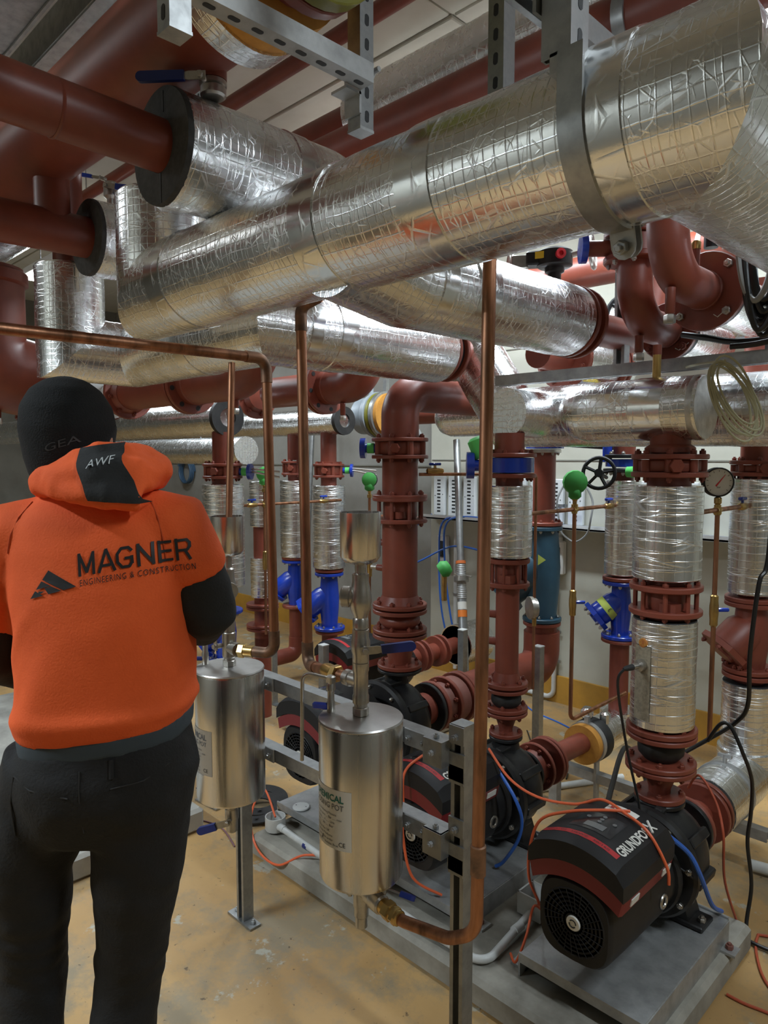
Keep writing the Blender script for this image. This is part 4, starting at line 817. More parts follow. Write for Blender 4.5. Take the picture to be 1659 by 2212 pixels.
# ------------------------------------------------------------------ vertical riser builder
def riser(lab, x, y, segs, cat='riser pipe'):
    t = thing('pump_riser', lab, cat, (x, y, segs[-1][2] if len(segs[-1]) > 2 else 0))
    for s in segs:
        k = s[0]
        if k == 'pipe': pipe(t, [(x, y, s[1]), (x, y, s[2])], s[3])
        elif k == 'ins':
            ins(t, [(x, y, s[1]), (x, y, s[2])], s[3], FOILV, disp=.003)
            for z in (s[1], s[2]): foamend(t, (x, y, z), UP, s[3] - .002, s[4] if len(s) > 4 else s[3] * .5, s[5] if len(s) > 5 else FOILD, .006)
        elif k == 'fl': flange(t, (x, y, s[1]), UP, s[2], s[3] if len(s) > 3 else .018, s[4] if len(s) > 4 else 8, s[5] if len(s) > 5 else RED, s[6] if len(s) > 6 else None, s[7] if len(s) > 7 else (1,), hub=s[8] if len(s) > 8 else 0)
        elif k == 'valve':   # wafer/lug valve between two flanges: z_top, z_bot, R, material
            zt, zb, R, m = s[1:5]
            flange(t, (x, y, zt), UP, R, .016, 8, RED, None, (1,)); flange(t, (x, y, zb), UP, R, .016, 8, RED, None, (-1,))
            vb = part('lug_valve', G().lathe([(R * .8, zb + .01), (R * .82, zb + .014), (R * .82, zt - .014), (R * .8, zt - .01)], (x, y, 0), UP, 32), m, t)
            lm = to_mesh(G().lathe([(R * .13, zb + .009), (R * .13, zt - .009)], (0, 0, 0), UP, 10), 'lug', V((0, 0, 0)), 38, m)
            clones('lug', lm, vb, [((x + R * .82 * math.cos(q * PI / 4 + .4), y + R * .82 * math.sin(q * PI / 4 + .4), 0), None) for q in range(8)])
            d = V((.55, -.83, 0)); part('hex_plug', G().hexa(V((x, y, (zt + zb) / 2)) + d * R * .8, d, .022, R * .28), m, vb)
        elif k == 'spool':   # dual plate check valve held by long studs
            zt, zb, R = s[1:4]
            flange(t, (x, y, zt), UP, R, .018, 8, RED, None, (1,)); flange(t, (x, y, zb), UP, R, .018, 8, RED, None, (-1,))
            part('check_valve', G().lathe([(R * .55, zb), (R * .62, zb + .02), (R * .62, zt - .02), (R * .55, zt)], (x, y, 0), UP, 28).box((x + R * .35, y - R * .45, (zt + zb) / 2 - .02), (.05, .05, .03)), RED, t)
            for q in range(8):
                a = q * PI / 4 + .4; part('stud', G().sweep([(x + R * .82 * math.cos(a), y + R * .82 * math.sin(a), zb), (x + R * .82 * math.cos(a), y + R * .82 * math.sin(a), zt)], R * .07, 8), RED, t)
        elif k == 'bellows':
            zt, zb, r, m = s[1:5]; zm = (zt + zb) / 2; h = (zt - zb) / 2
            part('rubber_bellows', G().lathe([(r * .7, zb), (r * .82, zb + h * .25), (r * .97, zb + h * .6), (r, zm), (r * .97, zt - h * .6), (r * .82, zt - h * .25), (r * .7, zt)], (x, y, 0), UP, 32), m, t)
        elif k == 'red': part('reducer', G().lathe([(s[4], s[2]), (s[4], s[2] + .015), (s[3], s[1] - .015), (s[3], s[1])], (x, y, 0), UP, 28), RED, t)
        elif k == 'stub':
            z, d, L, m = s[1:5]; d = V(d).normalized(); r0 = s[5]
            sb = part('stub', G().lathe([(.016, r0 - .01), (.014, r0 + .03)], (x, y, z), d, 14), RED, t); part('stub_fitting', G().lathe([(.009, r0 + .03), (.013, r0 + .032), (.013, r0 + L * .6), (.009, r0 + L * .62), (.009, r0 + L)], (x, y, z), d, 10), m, sb)
        elif k == 'strainer':
            zt, zb, r, m, d = s[1:6]; d = V(d).normalized(); zc = zt - (zt - zb) * .42
            g = G().lathe([(r * .95, zb), (r * .95, zb + .02), (r * 1.1, zb + (zt - zb) * .35), (r * 1.15, zc), (r * 1.0, zt - .04), (r * .95, zt)], (x, y, 0), UP, 28); b_ = part('strainer_body', g, m, t)
            L = (zt - zb) * .62; c = V((x, y, zc + .03)); a, b, _ = frame(d)
            part('strainer_barrel', G().lathe([(r * 1.0, 0), (r * 1.32, L * .25), (r * 1.32, L * .85), (r * 1.2, L * .9)], c, d, 28), m, b_)
            hw = r * 1.75; pl = [(hw * math.cos(q) * (1 if 1 else 1), hw * math.sin(q)) for q in [PI / 8 + j * PI / 4 for j in range(8)]]
            cv = part('strainer_cover', G().prism(pl, c + d * L * .88, a, b, d, 0, .022).lathe([(r * .9, .022), (r * .8, .032), (0, .034)], c + d * L * .88, d, 20), m, b_)
            for q in range(4): an = q * PI / 2 + PI / 4; bolt(cv, c + d * (L * .88 + .022) + (a * math.cos(an) + b * math.sin(an)) * hw * .82, d, .010, CAST if m != RED else RED)
    return t
SIDE = (.3, -.95, 0)
# pump A riser (nearest, right)
xA, yA = -.94, 2.2
tA = riser('red riser with two wrinkled foil sleeves above the nearest pump', xA, yA, [
    ('pipe', 1.72, 1.60, .06), ('red', 1.675, 1.635, .06, .075), ('valve', 1.622, 1.567, .114, RED), ('pipe', 1.56, 1.52, .066), ('ins', 1.53, 1.245, .102, .06), ('pipe', 1.26, 1.22, .057),
    ('spool', 1.215, 1.138, .11), ('pipe', 1.13, 1.10, .066), ('ins', 1.112, .775, .098, .06, RUB), ('pipe', .79, .75, .057), ('fl', .757, .108, .018, 8, RED, None, (1,)), ('fl', .737, .108, .016, 8, RED, None, ()), ('bellows', .73, .655, .072, RUB),
    ('fl', .648, .108, .016, 8, RED, None, (1,)), ('fl', .630, .108, .016, 8, RED, None, (-1,)), ('red', .622, .545, .052, .034), ('fl', .537, .078, .018, 4, RED, None, (1,)), ('fl', .519, .078, .016, 4, BLACK, CAST, (-1,))])
d = V((-.25, -.97, 0)).normalized(); q = V((xA, yA, .975)) + d * .1
sn = thing('temperature_sensor', 'small nickel sensor with a black lead in the lower foil sleeve', 'sensor', tuple(q))
part('pocket', G().lathe([(.017, -.006), (.019, .0), (.019, .018), (.009, .02), (.009, .045)], q, d, 12), CAST, sn); part('boot', G().lathe([(.010, .045), (.008, .075), (.004, .085)], q, d, 10), RUB, sn)
part('lead', G().sweep(spline([q + d * .08, q + d * .095 + V((-.01, 0, -.05)), q + V((-.015, -.06, -.25)), q + V((.02, -.05, -.40)), q + V((.06, -.06, -.52)), q + V((.19, -.03, -.60))]), .0042, 6), CABLE, sn)
part('rust_patch', G().lathe([(.016, -.004), (.014, .003), (.0, .004)], V((xA, yA, 1.045)) + d * .1, d, 12), mat('rusty_hole', rgb('#a8622c'), .8, 0, rgb('#d9a441'), 60., .8), tA)
a0 = math.atan2(d.y, d.x)
def patch(r, a0, a1, z0, z1, n=8):
    vs = []; fs = []
    for i in range(n + 1):
        a = a0 + (a1 - a0) * i / n
        for z in (z0, z1): vs.append((xA + r * math.cos(a), yA + r * math.sin(a), z))
    return G().add(vs, [[2 * i, 2 * i + 2, 2 * i + 3, 2 * i + 1] for i in range(n)])
part('mesh_patch', patch(.1015, a0 - .30, a0 + .28, .80, 1.035), mat('glass_mesh_patch', rgb('#a09580'), .7, .2, rgb('#7d7566'), 90., .8), tA)
# pump B riser
xB, yB = -1.555, 2.22
tB = riser('red riser with a blue butterfly valve and one foil sleeve above the middle pump', xB, yB, [
    ('pipe', 1.71, 1.63, .055), ('red', 1.665, 1.635, .056, .07), ('fl', 1.628, .1, .016, 8, RED, None, (1,)), ('pipe', 1.55, 1.5, .05), ('fl', 1.552, .1, .016, 8, RED, None, (-1,)), ('ins', 1.512, 1.25, .087, .05), ('pipe', 1.26, 1.22, .05),
    ('spool', 1.232, 1.142, .082), ('pipe', 1.14, .765, .0445), ('stub', 1.02, (-.8, -.5, .05), .06, BRASS, .044), ('stub', .915, (-.8, -.5, .05), .07, CAST, .044), ('fl', .758, .082, .018, 6, RED, None, (1,), .045), ('fl', .736, .082, .014, 6, RED, None, ()), ('bellows', .728, .665, .058, RUB),
    ('fl', .662, .082, .016, 6, RED, None, (1,)), ('fl', .644, .082, .014, 6, RED, None, (-1,)), ('red', .636, .565, .04, .026), ('fl', .562, .064, .016, 4, RED, None, (1,)), ('fl', .546, .064, .014, 4, BLACK, CAST, ())])
v_ = thing('butterfly_valve', 'blue butterfly valve with a round gear flange on the middle riser', 'valve', (xB, yB, 1.59))
part('body', G().lathe([(.05, 1.562), (.092, 1.564), (.092, 1.618), (.05, 1.62)], (xB, yB, 0), UP, 28), BLUE, v_); part('gear_disc', G().lathe([(.022, .08), (.022, .13), (.05, .132), (.05, .16), (.02, .162)], (xB, yB, 1.59), (-.75, -.66, 0), 24), BLUE, v_)
part('green_tape', G().lathe([(.028, 0), (.034, .01), (.034, .07), (.02, .08)], V((xB, yB, 1.62)) + V((-.75, -.66, 0)) * .10, (-.3, -.2, .9), 12), GRB, v_)
# pump C riser (large)
xC, yC = -2.17, 2.27
tC = riser('large dark red riser with flanged joints above the far pump', xC, yC, [
    ('pipe', 1.70, 1.60, .079), ('valve', 1.697, 1.622, .125, RED), ('pipe', 1.63, 1.43, .079), ('fl', 1.45, .122, .014, 8, RED, None, (1,)), ('spool', 1.438, 1.342, .122), ('pipe', 1.35, .97, .079), ('stub', 1.235, (-.85, -.4, .05), .055, BRASS, .078), ('stub', 1.12, (-.85, -.4, .05), .06, CAST, .078),
    ('fl', .963, .122, .018, 8, RED, None, (1,), .079), ('fl', .938, .122, .018, 8, RED, None, ()), ('bellows', .93, .86, .092, RED), ('fl', .852, .122, .018, 8, RED, None, (1,)), ('fl', .828, .122, .018, 8, RED, None, ()), ('red', .82, .70, .072, .052), ('fl', .690, .1, .018, 8, RED, None, (1,)), ('fl', .670, .1, .014, 8, BLACK, CAST, ())])
pipe(tC, bend([(xC, yC, 1.69), (xC, yC, 1.905), (xC, 2.80, 1.905)], .17, 14), .083, name='elbow')
v_ = thing('butterfly_valve', 'blue gear disc with green tape on the left of the big red riser', 'valve', (xC - .13, yC - .08, 1.66)); part('gear_disc', G().lathe([(.02, .1), (.02, .15), (.045, .152), (.045, .175), (.02, .177)], (xC, yC, 1.66), (-.78, -.62, 0), 22), BLUE, v_); part('green_tape', G().lathe([(.023, .115), (.023, .145)], (xC, yC, 1.66), (-.78, -.62, 0), 14), GRB, v_)
def smallvalve(lab, p, dirv, hd=UP, L=.3, m=BRASS, pm=None):
    p = V(p); d = V(dirv).normalized(); t = thing('gauge_cock', lab, 'valve', tuple(p)); part('body', G().lathe([(.006, -.04), (.012, -.035), (.012, -.02), (.014, -.012), (.014, .012), (.012, .02), (.012, .035), (.006, .04)], p, d, 12), m, t)
    part('stem', G().lathe([(.006, 0), (.006, .026)], p, hd, 8), m, t); part('handle', G().box(p + V(hd) * .03, (.055, .014, .012), rz=math.atan2(d.y, d.x), bev=.003), BLUE, t); return t
smallvalve('gauge cock with blue handle right of the big red riser', (xC + .10, yC + .12, 1.56), (.5, .8, 0), UP)
solo('impulse_pipe', G().sweep(bend([(xC + .06, yC + .06, 1.545), (xC + .13, yC + .19, 1.545), (xC + .30, yC + .62, 1.54), (xC + .30, yC + .62, .5)], .02), .0075, 10), COPPER, 'thin tarnished pipe running from the big red riser to the left of the middle riser', 'pipe')
# headers -------------------------------------------------------------------------------------------------
t = thing('insulated_header', 'capped foil-clad header above the nearest riser', 'header', (-1., yA, 1.77))
g = G().lathe([(0, -.115), (.03, -.112), (.06, -.095), (.085, -.062), (.096, -.02), (.098, .0), (.098, .365), (.095, .37), (.0, .371)], (-1.205, yA, 1.77), EX, 44); part('insulation', g, FOIL, t, 40); band(t, (-.985, yA, 1.77), EX, .098, .10)
part('end_cap', G().lathe([(.0, .378), (.06, .376), (.094, .371), (.099, .36), (.0985, .345)], (-1.205, yA, 1.77), EX, 40), mat('crumpled_foil_cap', (.62, .62, .6), .45, .8, (.4, .4, .39), 25., .8, .6, 40.), t)
part('vent_stub', G().lathe([(.013, .09), (.013, .17)], (-.99, yA, 1.77), UP, 14), BRASS, t); part('vent_cap', G().lathe([(.014, .17), (.014, .2)], (-.99, yA, 1.77), UP, 14), RED, t)
t = thing('insulated_header', 'foil-clad header with an angled branch joining it behind the tall copper pipe', 'header', (-1.6, 2.5, 1.78))
mitre(t, [(-1.985, 2.52, 2.11), (-1.755, 2.52, 1.785), (-.5, 2.52, 1.775)], .122, FOIL)
ins(t, [(xB - .01, 2.44, 1.785), (xB - .0, yB - .03, 1.785)], .09, FOIL, 'branch_insulation')
t = thing('insulated_header', 'foil-clad header with a rounded end right of the big red riser', 'header', (-2.3, 2.92, 1.83))
g = G().lathe([(0, -.11), (.03, -.107), (.06, -.092), (.088, -.06), (.1, -.02), (.102, .0), (.102, .75), (0, .76)], (-2.40, 2.93, 1.83), EX, 44); part('insulation', g, FOIL, t, 40)
for (lab, x0, x1, yy, zz, rr) in (('foil-clad header with a dark foam end above the left riser', -7.5, -3.44, 2.19, 1.84, .100), ('foil-clad header with a dark foam ring end between the copper pipes', -7.5, -3.60, 3.2, 1.865, .092)):
    t = thing('insulated_header', lab, 'header', (x1, yy, zz)); ins(t, [(x0, yy, zz), (x1, yy, zz)], rr, FOIL)
    part('foam_end', G().lathe([(rr * .5, 0), (rr * 1.03, 0), (rr * 1.05, .01), (rr * 1.03, .03), (rr * .5, .03), (rr * .5, 0)], (x1, yy, zz), EX, 40), RUB, t); part('foil_cap', G().lathe([(0, .02), (rr * .52, .02), (rr * .52, .0)], (x1, yy, zz), EX, 32), FOILD, t)
t = thing('insulated_header', 'lower foil-clad header behind the left riser', 'header', (-4.1, 2.72, 1.665)); ins(t, [(-7.5, 2.72, 1.665), (-4.02, 2.72, 1.665)], .094, FOIL)
for x in (-6.5, -4.6): part('hanger_rod', G().sweep([(x, 2.72, 1.74), (x, 2.72, 3.51)], .005, 6), GALV, t)
t = thing('insulated_header', 'shaded foil-clad header at the far right behind the beige coil', 'header', (-.6, 2.85, 1.78)); ins(t, [(-1.2, 2.85, 1.79), (.6, 2.85, 1.79)], .11, FOIL)
# suction risers -------------------------------------------------------------------------------------------
xs, ys = -.94, 3.015
t = riser('far right suction riser with a red strainer and foil sleeves', xs, ys, [
    ('pipe', 2.3, 1.60, .062), ('valve', 1.60, 1.555, .1, RED), ('pipe', 1.56, 1.52, .06), ('ins', 1.535, 1.085, .092, .05), ('pipe', 1.09, 1.05, .05), ('fl', 1.06, .1, .018, 8, RED, None, (-1,)), ('fl', 1.04, .1, .018, 8, RED, None, ()), ('strainer', 1.03, .78, .06, RED, (-.5, -.55, -.75)),
    ('fl', .775, .1, .018, 8, RED, None, (1,)), ('fl', .752, .1, .018, 8, RED, None, ()), ('pipe', .75, .70, .057), ('ins', .72, .40, .098, .05, RUB)])
ins(t, dense(bend([(xs, ys, .45), (xs, ys, .345), (xs, 2.60, .345)], .105, 8), .03), .108, FOILV, 'elbow_insulation'); foamend(t, (xs, 2.592, .345), EY, .106, .05, RUB, .02)
part('saddle_band', G().lathe([(.109, -.01), (.113, -.01), (.113, .01), (.109, .01)], (xs, 2.78, .345), EY, 36).sweep([(xs, 2.78, .455), (xs, 2.78, .49)], .008, 8).box((xs, 2.78, .485), (.05, .012, .012)), GALVD, t)
pipe(t, [(xs, 2.62, .345), (xs, 2.33, .345)], .05); flange(t, (xs, 2.575, .345), EY, .108, .02, 8, RED, None, (-1,)); flange(t, (xs, 2.545, .345), EY, .108, .018, 8, RED, None, ())
part('reducer', G().lathe([(.07, 0), (.05, .11)], (xs, 2.43, .345), EY, 28), RED, t); flange(t, (xs, 2.425, .345), EY, .1, .02, 8, RED, None, (1,)); flange(t, (xs, 2.402, .345), EY, .1, .018, 8, BLACK, None, ())
tS = t
xs, ys = -1.555, 3.14
t = riser('suction riser with a foil sleeve and a blue Y strainer marked 3', xs, ys, [
    ('pipe', 1.915, 1.62, .05), ('fl', 1.625, .095, .018, 8, BLACK, CAST, (1,)), ('fl', 1.56, .095, .018, 8, BLACK, CAST, (-1,)), ('ins', 1.51, 1.075, .080, .045), ('pipe', 1.56, 1.5, .045), ('pipe', 1.08, 1.05, .045), ('fl', 1.052, .086, .018, 8, RED, None, ()), ('fl', 1.032, .086, .018, 8, BLUE, CAST, (-1,)),
    ('strainer', 1.025, .785, .043, BLUE, (-.62, -.5, -.62)), ('fl', .776, .086, .018, 8, BLUE, CAST, (1,)), ('fl', .757, .086, .016, 8, RED, None, ()), ('pipe', .75, .30, .0445)])
b_ = part('tape_label', G().lathe([(.0585, .062), (.0585, .095)], (xs, ys, .984 - .03 + .0), V((-.62, -.5, -.62)).normalized(), 28), LIME, t)
dd = V((-.62, -.5, -.62)).normalized(); rt = V((.5, -.72, .08)); nrm = (rt - dd * rt.dot(dd)).normalized(); tg = nrm.cross(dd)
part('lettering', textg('3', .032, lambda x, y: V((xs, ys, .954)) + nrm * .0595 + dd * (.085 - y * .9) + tg * (x - .01) * -1), INK, b_)
v_ = thing('gate_valve', 'blue gate valve with a black handwheel and green tape right of the blue-taped gauge', 'valve', (xs, ys, 1.6)); part('body', G().lathe([(.05, 1.575), (.085, 1.577), (.085, 1.61), (.05, 1.612)], (xs, ys, 0), UP, 24).sweep([(xs - .06, ys - .05, 1.6), (xs - .06, ys - .05, 1.76)], .022, 12), BLUE, v_)
wd = V((.35, -.93, .1)).normalized(); wc = V((-1.50, 2.80, 1.553)); a, b, _ = frame(wd); g = G().sweep([wc + (a * math.cos(k * PI / 14) + b * math.sin(k * PI / 14)) * .066 for k in range(29)], .0085, 8, False)
for k in range(5): q = k * 2 * PI / 5 + .2; g.sweep([wc, wc + (a * math.cos(q) + b * math.sin(q)) * .066], .0075, 6)
part('handwheel', g.lathe([(.018, -.02), (.018, .015)], wc, wd, 12), PLAST, v_); part('spindle', G().sweep([wc, wc - wd * .25], .009, 8), BLACK, v_)
part('green_tape', G().lathe([(.0, -.03), (.024, -.02), (.026, .01), (.0, .03)], (-1.44, 2.98, 1.556), EX, 10), GRB, v_)
# suction elbow B
t2 = thing('suction_elbow', 'suction pipe of the middle pump with a yellow foam collar and foil elbow', 'pipe', (xs, 3.0, .30))
zB = .36
ins(t2, dense(bend([(xs, ys, .42), (xs, ys, zB - .02), (xs, 2.86, zB - .02)], .11, 8), .03), .085, FOIL, 'elbow_insulation')
part('foam_collar', G().lathe([(.045, 0), (.088, 0), (.09, .02), (.088, .035), (.045, .035)], (xs, 2.80, zB - .02), EY, 36), YFOAM, t2)
part('clamp_band', G().lathe([(.088, .035), (.094, .035), (.094, .06), (.088, .06)], (xs, 2.80, zB - .02), EY, 36).box((xs + .05, 2.85, .2), (.012, .03, .22)).box((xs, 2.848, zB + .085), (.02, .02, .03)), GALVD, t2)
part('rubber_sleeve', G().lathe([(.09, .06), (.096, .07), (.096, .12), (.09, .125)], (xs, 2.80, zB - .02), EY, 36), RUB, t2); part('loose_foil', G().box((xs - .03, 2.90, zB + .095), (.05, .06, .05), rz=.3, bev=.01), FOILD, t2); part('loose_foil', G().box((xs + .03, 2.96, zB + .075), (.04, .08, .06), rz=.3, bev=.01), FOILD, t2)
pipe(t2, [(xs, 2.82, zB - .01), (xs, 2.52, zB)], .0445); flange(t2, (xs, 2.52, zB), EY, .098, .018, 8, RED, None, (1,)); flange(t2, (xs, 2.498, zB), EY, .098, .016, 8, RED, None, ())
part('rubber_bellows', G().lathe([(.05, 0), (.065, .02), (.05, .04)], (xs, 2.445, zB), EY, 24), RUB, t2); flange(t2, (xs, 2.425, zB), EY, .098, .018, 8, RED, None, (-1,)); part('reducer', G().lathe([(.06, 0), (.075, .06)], (xs, 2.36, zB), EY, 24), RED, t2)
flange(t2, (xs, 2.36, zB), EY, .085, .016, 8, BLACK, CAST, ())
# suction riser C with teal strainer
xs, ys = -2.17, 3.434
t = riser('suction riser with a dark teal strainer behind the middle riser', xs, ys, [
    ('fl', 1.655, .09, .02, 8, CAST, CAST, (-1,)), ('pipe', 1.66, 1.24, .062), ('fl', 1.252, .105, .02, 8, RED, None, (1,)), ('fl', 1.226, .105, .022, 8, TEAL, CAST, (-1,)), ('strainer', 1.22, .72, .085, TEAL, (-.66, -.3, -.62)), ('fl', .712, .108, .022, 8, TEAL, CAST, (1,)), ('fl', .687, .105, .02, 8, RED, None, ())])
pipe(t, [(xs, ys, .69), (xs, ys, .60)], .085); pipe(t, bend([(xs, ys, .64), (xs, ys, .44), (xs, 2.72, .44)], .16, 12), .10, name='elbow')
part('paper_arrow', G().prism([(-.02, -.03), (-.02, .03), (.035, 0)], (xs + .05, ys - .10, 1.06), V((.6, .5, 0)), UP, V((.5, -.8, 0)).normalized(), 0, .002), LIME, t)
v_ = thing('butterfly_valve', 'bright blue lug valve on top of the teal strainer riser', 'valve', (xs, ys, 1.69)); g = G().lathe([(.06, 1.668), (.098, 1.67), (.098, 1.72), (.06, 1.722)], (xs, ys, 0), UP, 24)
for q in range(8): g.lathe([(.016, 1.669), (.016, 1.721)], (xs + .09 * math.cos(q * PI / 4), ys + .09 * math.sin(q * PI / 4), 0), UP, 10)
part('body', g, BLUE, v_); solo('black_lever_bar', G().sweep([(xs + .05, ys, 1.695), (-1.62, 3.30, 1.665)], .014, 10), PLAST, 'long black bar beside the bright blue lug valve', 'lever')
tq = thing('suction_spool', 'thick red suction spool with bolted flanges behind the far pump', 'pipe', (xs, 2.6, .44)); zC = .44
pipe(tq, [(xs, 2.405, zC), (xs, 2.52, zC)], .075)
for yy, sd in ((2.70, (1,)), (2.675, ()), (2.575, (-1,))): flange(tq, (xs, yy, zC), EY, .125, .022, 8, RED, None, sd, bs=.012)
part('reducer', G().lathe([(.085, 0), (.11, .10), (.11, .16)], (xs, 2.50, zC), EY, 28), REDD, tq); flange(tq, (xs, 2.49, zC), EY, .12, .025, 8, RED, None, (1,)); flange(tq, (xs, 2.462, zC), EY, .118, .02, 8, BLACK, CAST, ())
t = thing('pressure_gauge', 'chrome-rimmed gauge seen from behind at the middle riser', 'gauge', (-1.66, 2.60, .99)); gd = V((.55, .8, 0)).normalized(); part('case', G().lathe([(.02, -.03), (.05, -.025), (.05, -.01), (.042, -.008), (.042, .006), (.03, .008), (.02, .012)], (-1.70, 2.63, .965), gd, 28), CAST, t); part('stem', G().lathe([(.01, 0), (.01, -.08)], (-1.70, 2.63, .965), UP, 10), BRASS, t)
# left risers
def rleft(lab, x, y, R, ri, zs, strain, pr=.05):
    return riser(lab, x, y, zs)
riser('left suction riser with a glossy blue Y strainer between the copper pipes', -3.74, 3.2, [
    ('pipe', 1.80, 1.58, .055), ('red', 1.60, 1.575, .055, .075), ('valve', 1.568, 1.49, .108, RED), ('pipe', 1.49, 1.42, .055), ('ins', 1.425, .86, .113, .055), ('pipe', .87, .82, .05), ('fl', .838, .1, .02, 8, RED, None, ()), ('fl', .812, .1, .02, 8, BLUE, CAST, (-1,)), ('strainer', .805, .44, .06, BLUE, (-.62, -.42, -.62)), ('fl', .43, .108, .022, 8, BLUE, CAST, (1,)), ('fl', .405, .1, .02, 8, RED, None, ()), ('pipe', .4, .0, .055)])
riser('narrow left suction riser with a blue Y strainer partly behind the copper pipe', -4.12, 3.2, [
    ('pipe', 1.80, 1.60, .05), ('valve', 1.585, 1.50, .095, RED), ('pipe', 1.5, 1.44, .05), ('ins', 1.45, .90, .108, .05), ('pipe', .91, .87, .05), ('fl', .885, .1, .018, 8, RED, None, ()), ('fl', .862, .1, .018, 8, BLUE, CAST, (-1,)), ('strainer', .855, .54, .055, BLUE, (-.62, -.42, -.62)), ('fl', .53, .1, .022, 8, RED, None, ()), ('pipe', .52, .30, .05)])
tt = thing('suction_elbow', 'red suction elbow with a yellow foam disc at the foot of the narrow left riser', 'pipe', (-4.12, 3.1, .2)); pipe(tt, bend([(-4.12, 3.2, .30), (-4.12, 3.2, .17), (-4.12, 2.75, .17)], .12, 10), .055, name='elbow')
part('foam_collar', G().lathe([(.055, 0), (.125, 0), (.125, .04), (.055, .04)], (-4.12, 2.86, .19), EY, 32), YFOAM, tt); part('clamp_ring', G().lathe([(.125, .0), (.133, .0), (.133, .05), (.125, .05)], (-4.12, 2.85, .19), EY, 32), GALV, tt)
tl = riser('left discharge riser with a foil sleeve behind the man', -3.46, 2.18, [
    ('pipe', 1.76, 1.58, .055), ('red', 1.60, 1.575, .056, .075), ('valve', 1.578, 1.51, .11, RED), ('pipe', 1.51, 1.45, .06), ('ins', 1.468, .9, .115, .06), ('pipe', .9, .76, .05), ('fl', .75, .1, .02, 8, BLUE, CAST, (-1,)), ('strainer', .74, .48, .055, BLUE, (-.5, -.6, -.55)), ('fl', .47, .1, .02, 8, BLUE, CAST, (1,)), ('pipe', .47, .0, .05)])
riser('insulated riser half hidden behind the left discharge riser', -3.62, 2.55, [('ins', 1.47, 1.2, .07, .04), ('ins', 1.0, .76, .07, .04), ('pipe', 1.25, .45, .05), ('fl', .71, .1, .018, 8, RED, None, ()), ('fl', .69, .1, .016, 8, RED, None, ()), ('fl', .58, .1, .018, 8, RED, None, ()), ('fl', .56, .1, .016, 8, RED, None, ()), ('pipe', .5, .0, .05)])
for lab, p, d in (('blue gear disc with green tape on the left discharge riser', (-3.46, 2.18, 1.54), (.75, .55, 0)), ('blue gear disc right of the glossy blue strainer riser', (-3.74, 3.2, 1.53), (.72, .6, 0))):
    v_ = thing('butterfly_valve', lab, 'valve', p); part('gear_disc', G().lathe([(.02, .10), (.02, .15), (.045, .152), (.045, .17), (.02, .172)], p, d, 20), BLUE, v_); part('green_tape', G().lathe([(.023, .115), (.023, .145)], p, d, 14), GRB, v_)
    dv = V(d).normalized(); part('lever_bar', G().sweep([V(p) + dv * .17, V(p) + dv * .33 + V((0, 0, -.03))], .006, 8), CAST, v_); part('lever_bar', G().sweep([V(p) + dv * .17 + UP * .015, V(p) + dv * .33], .006, 8), CAST, v_)
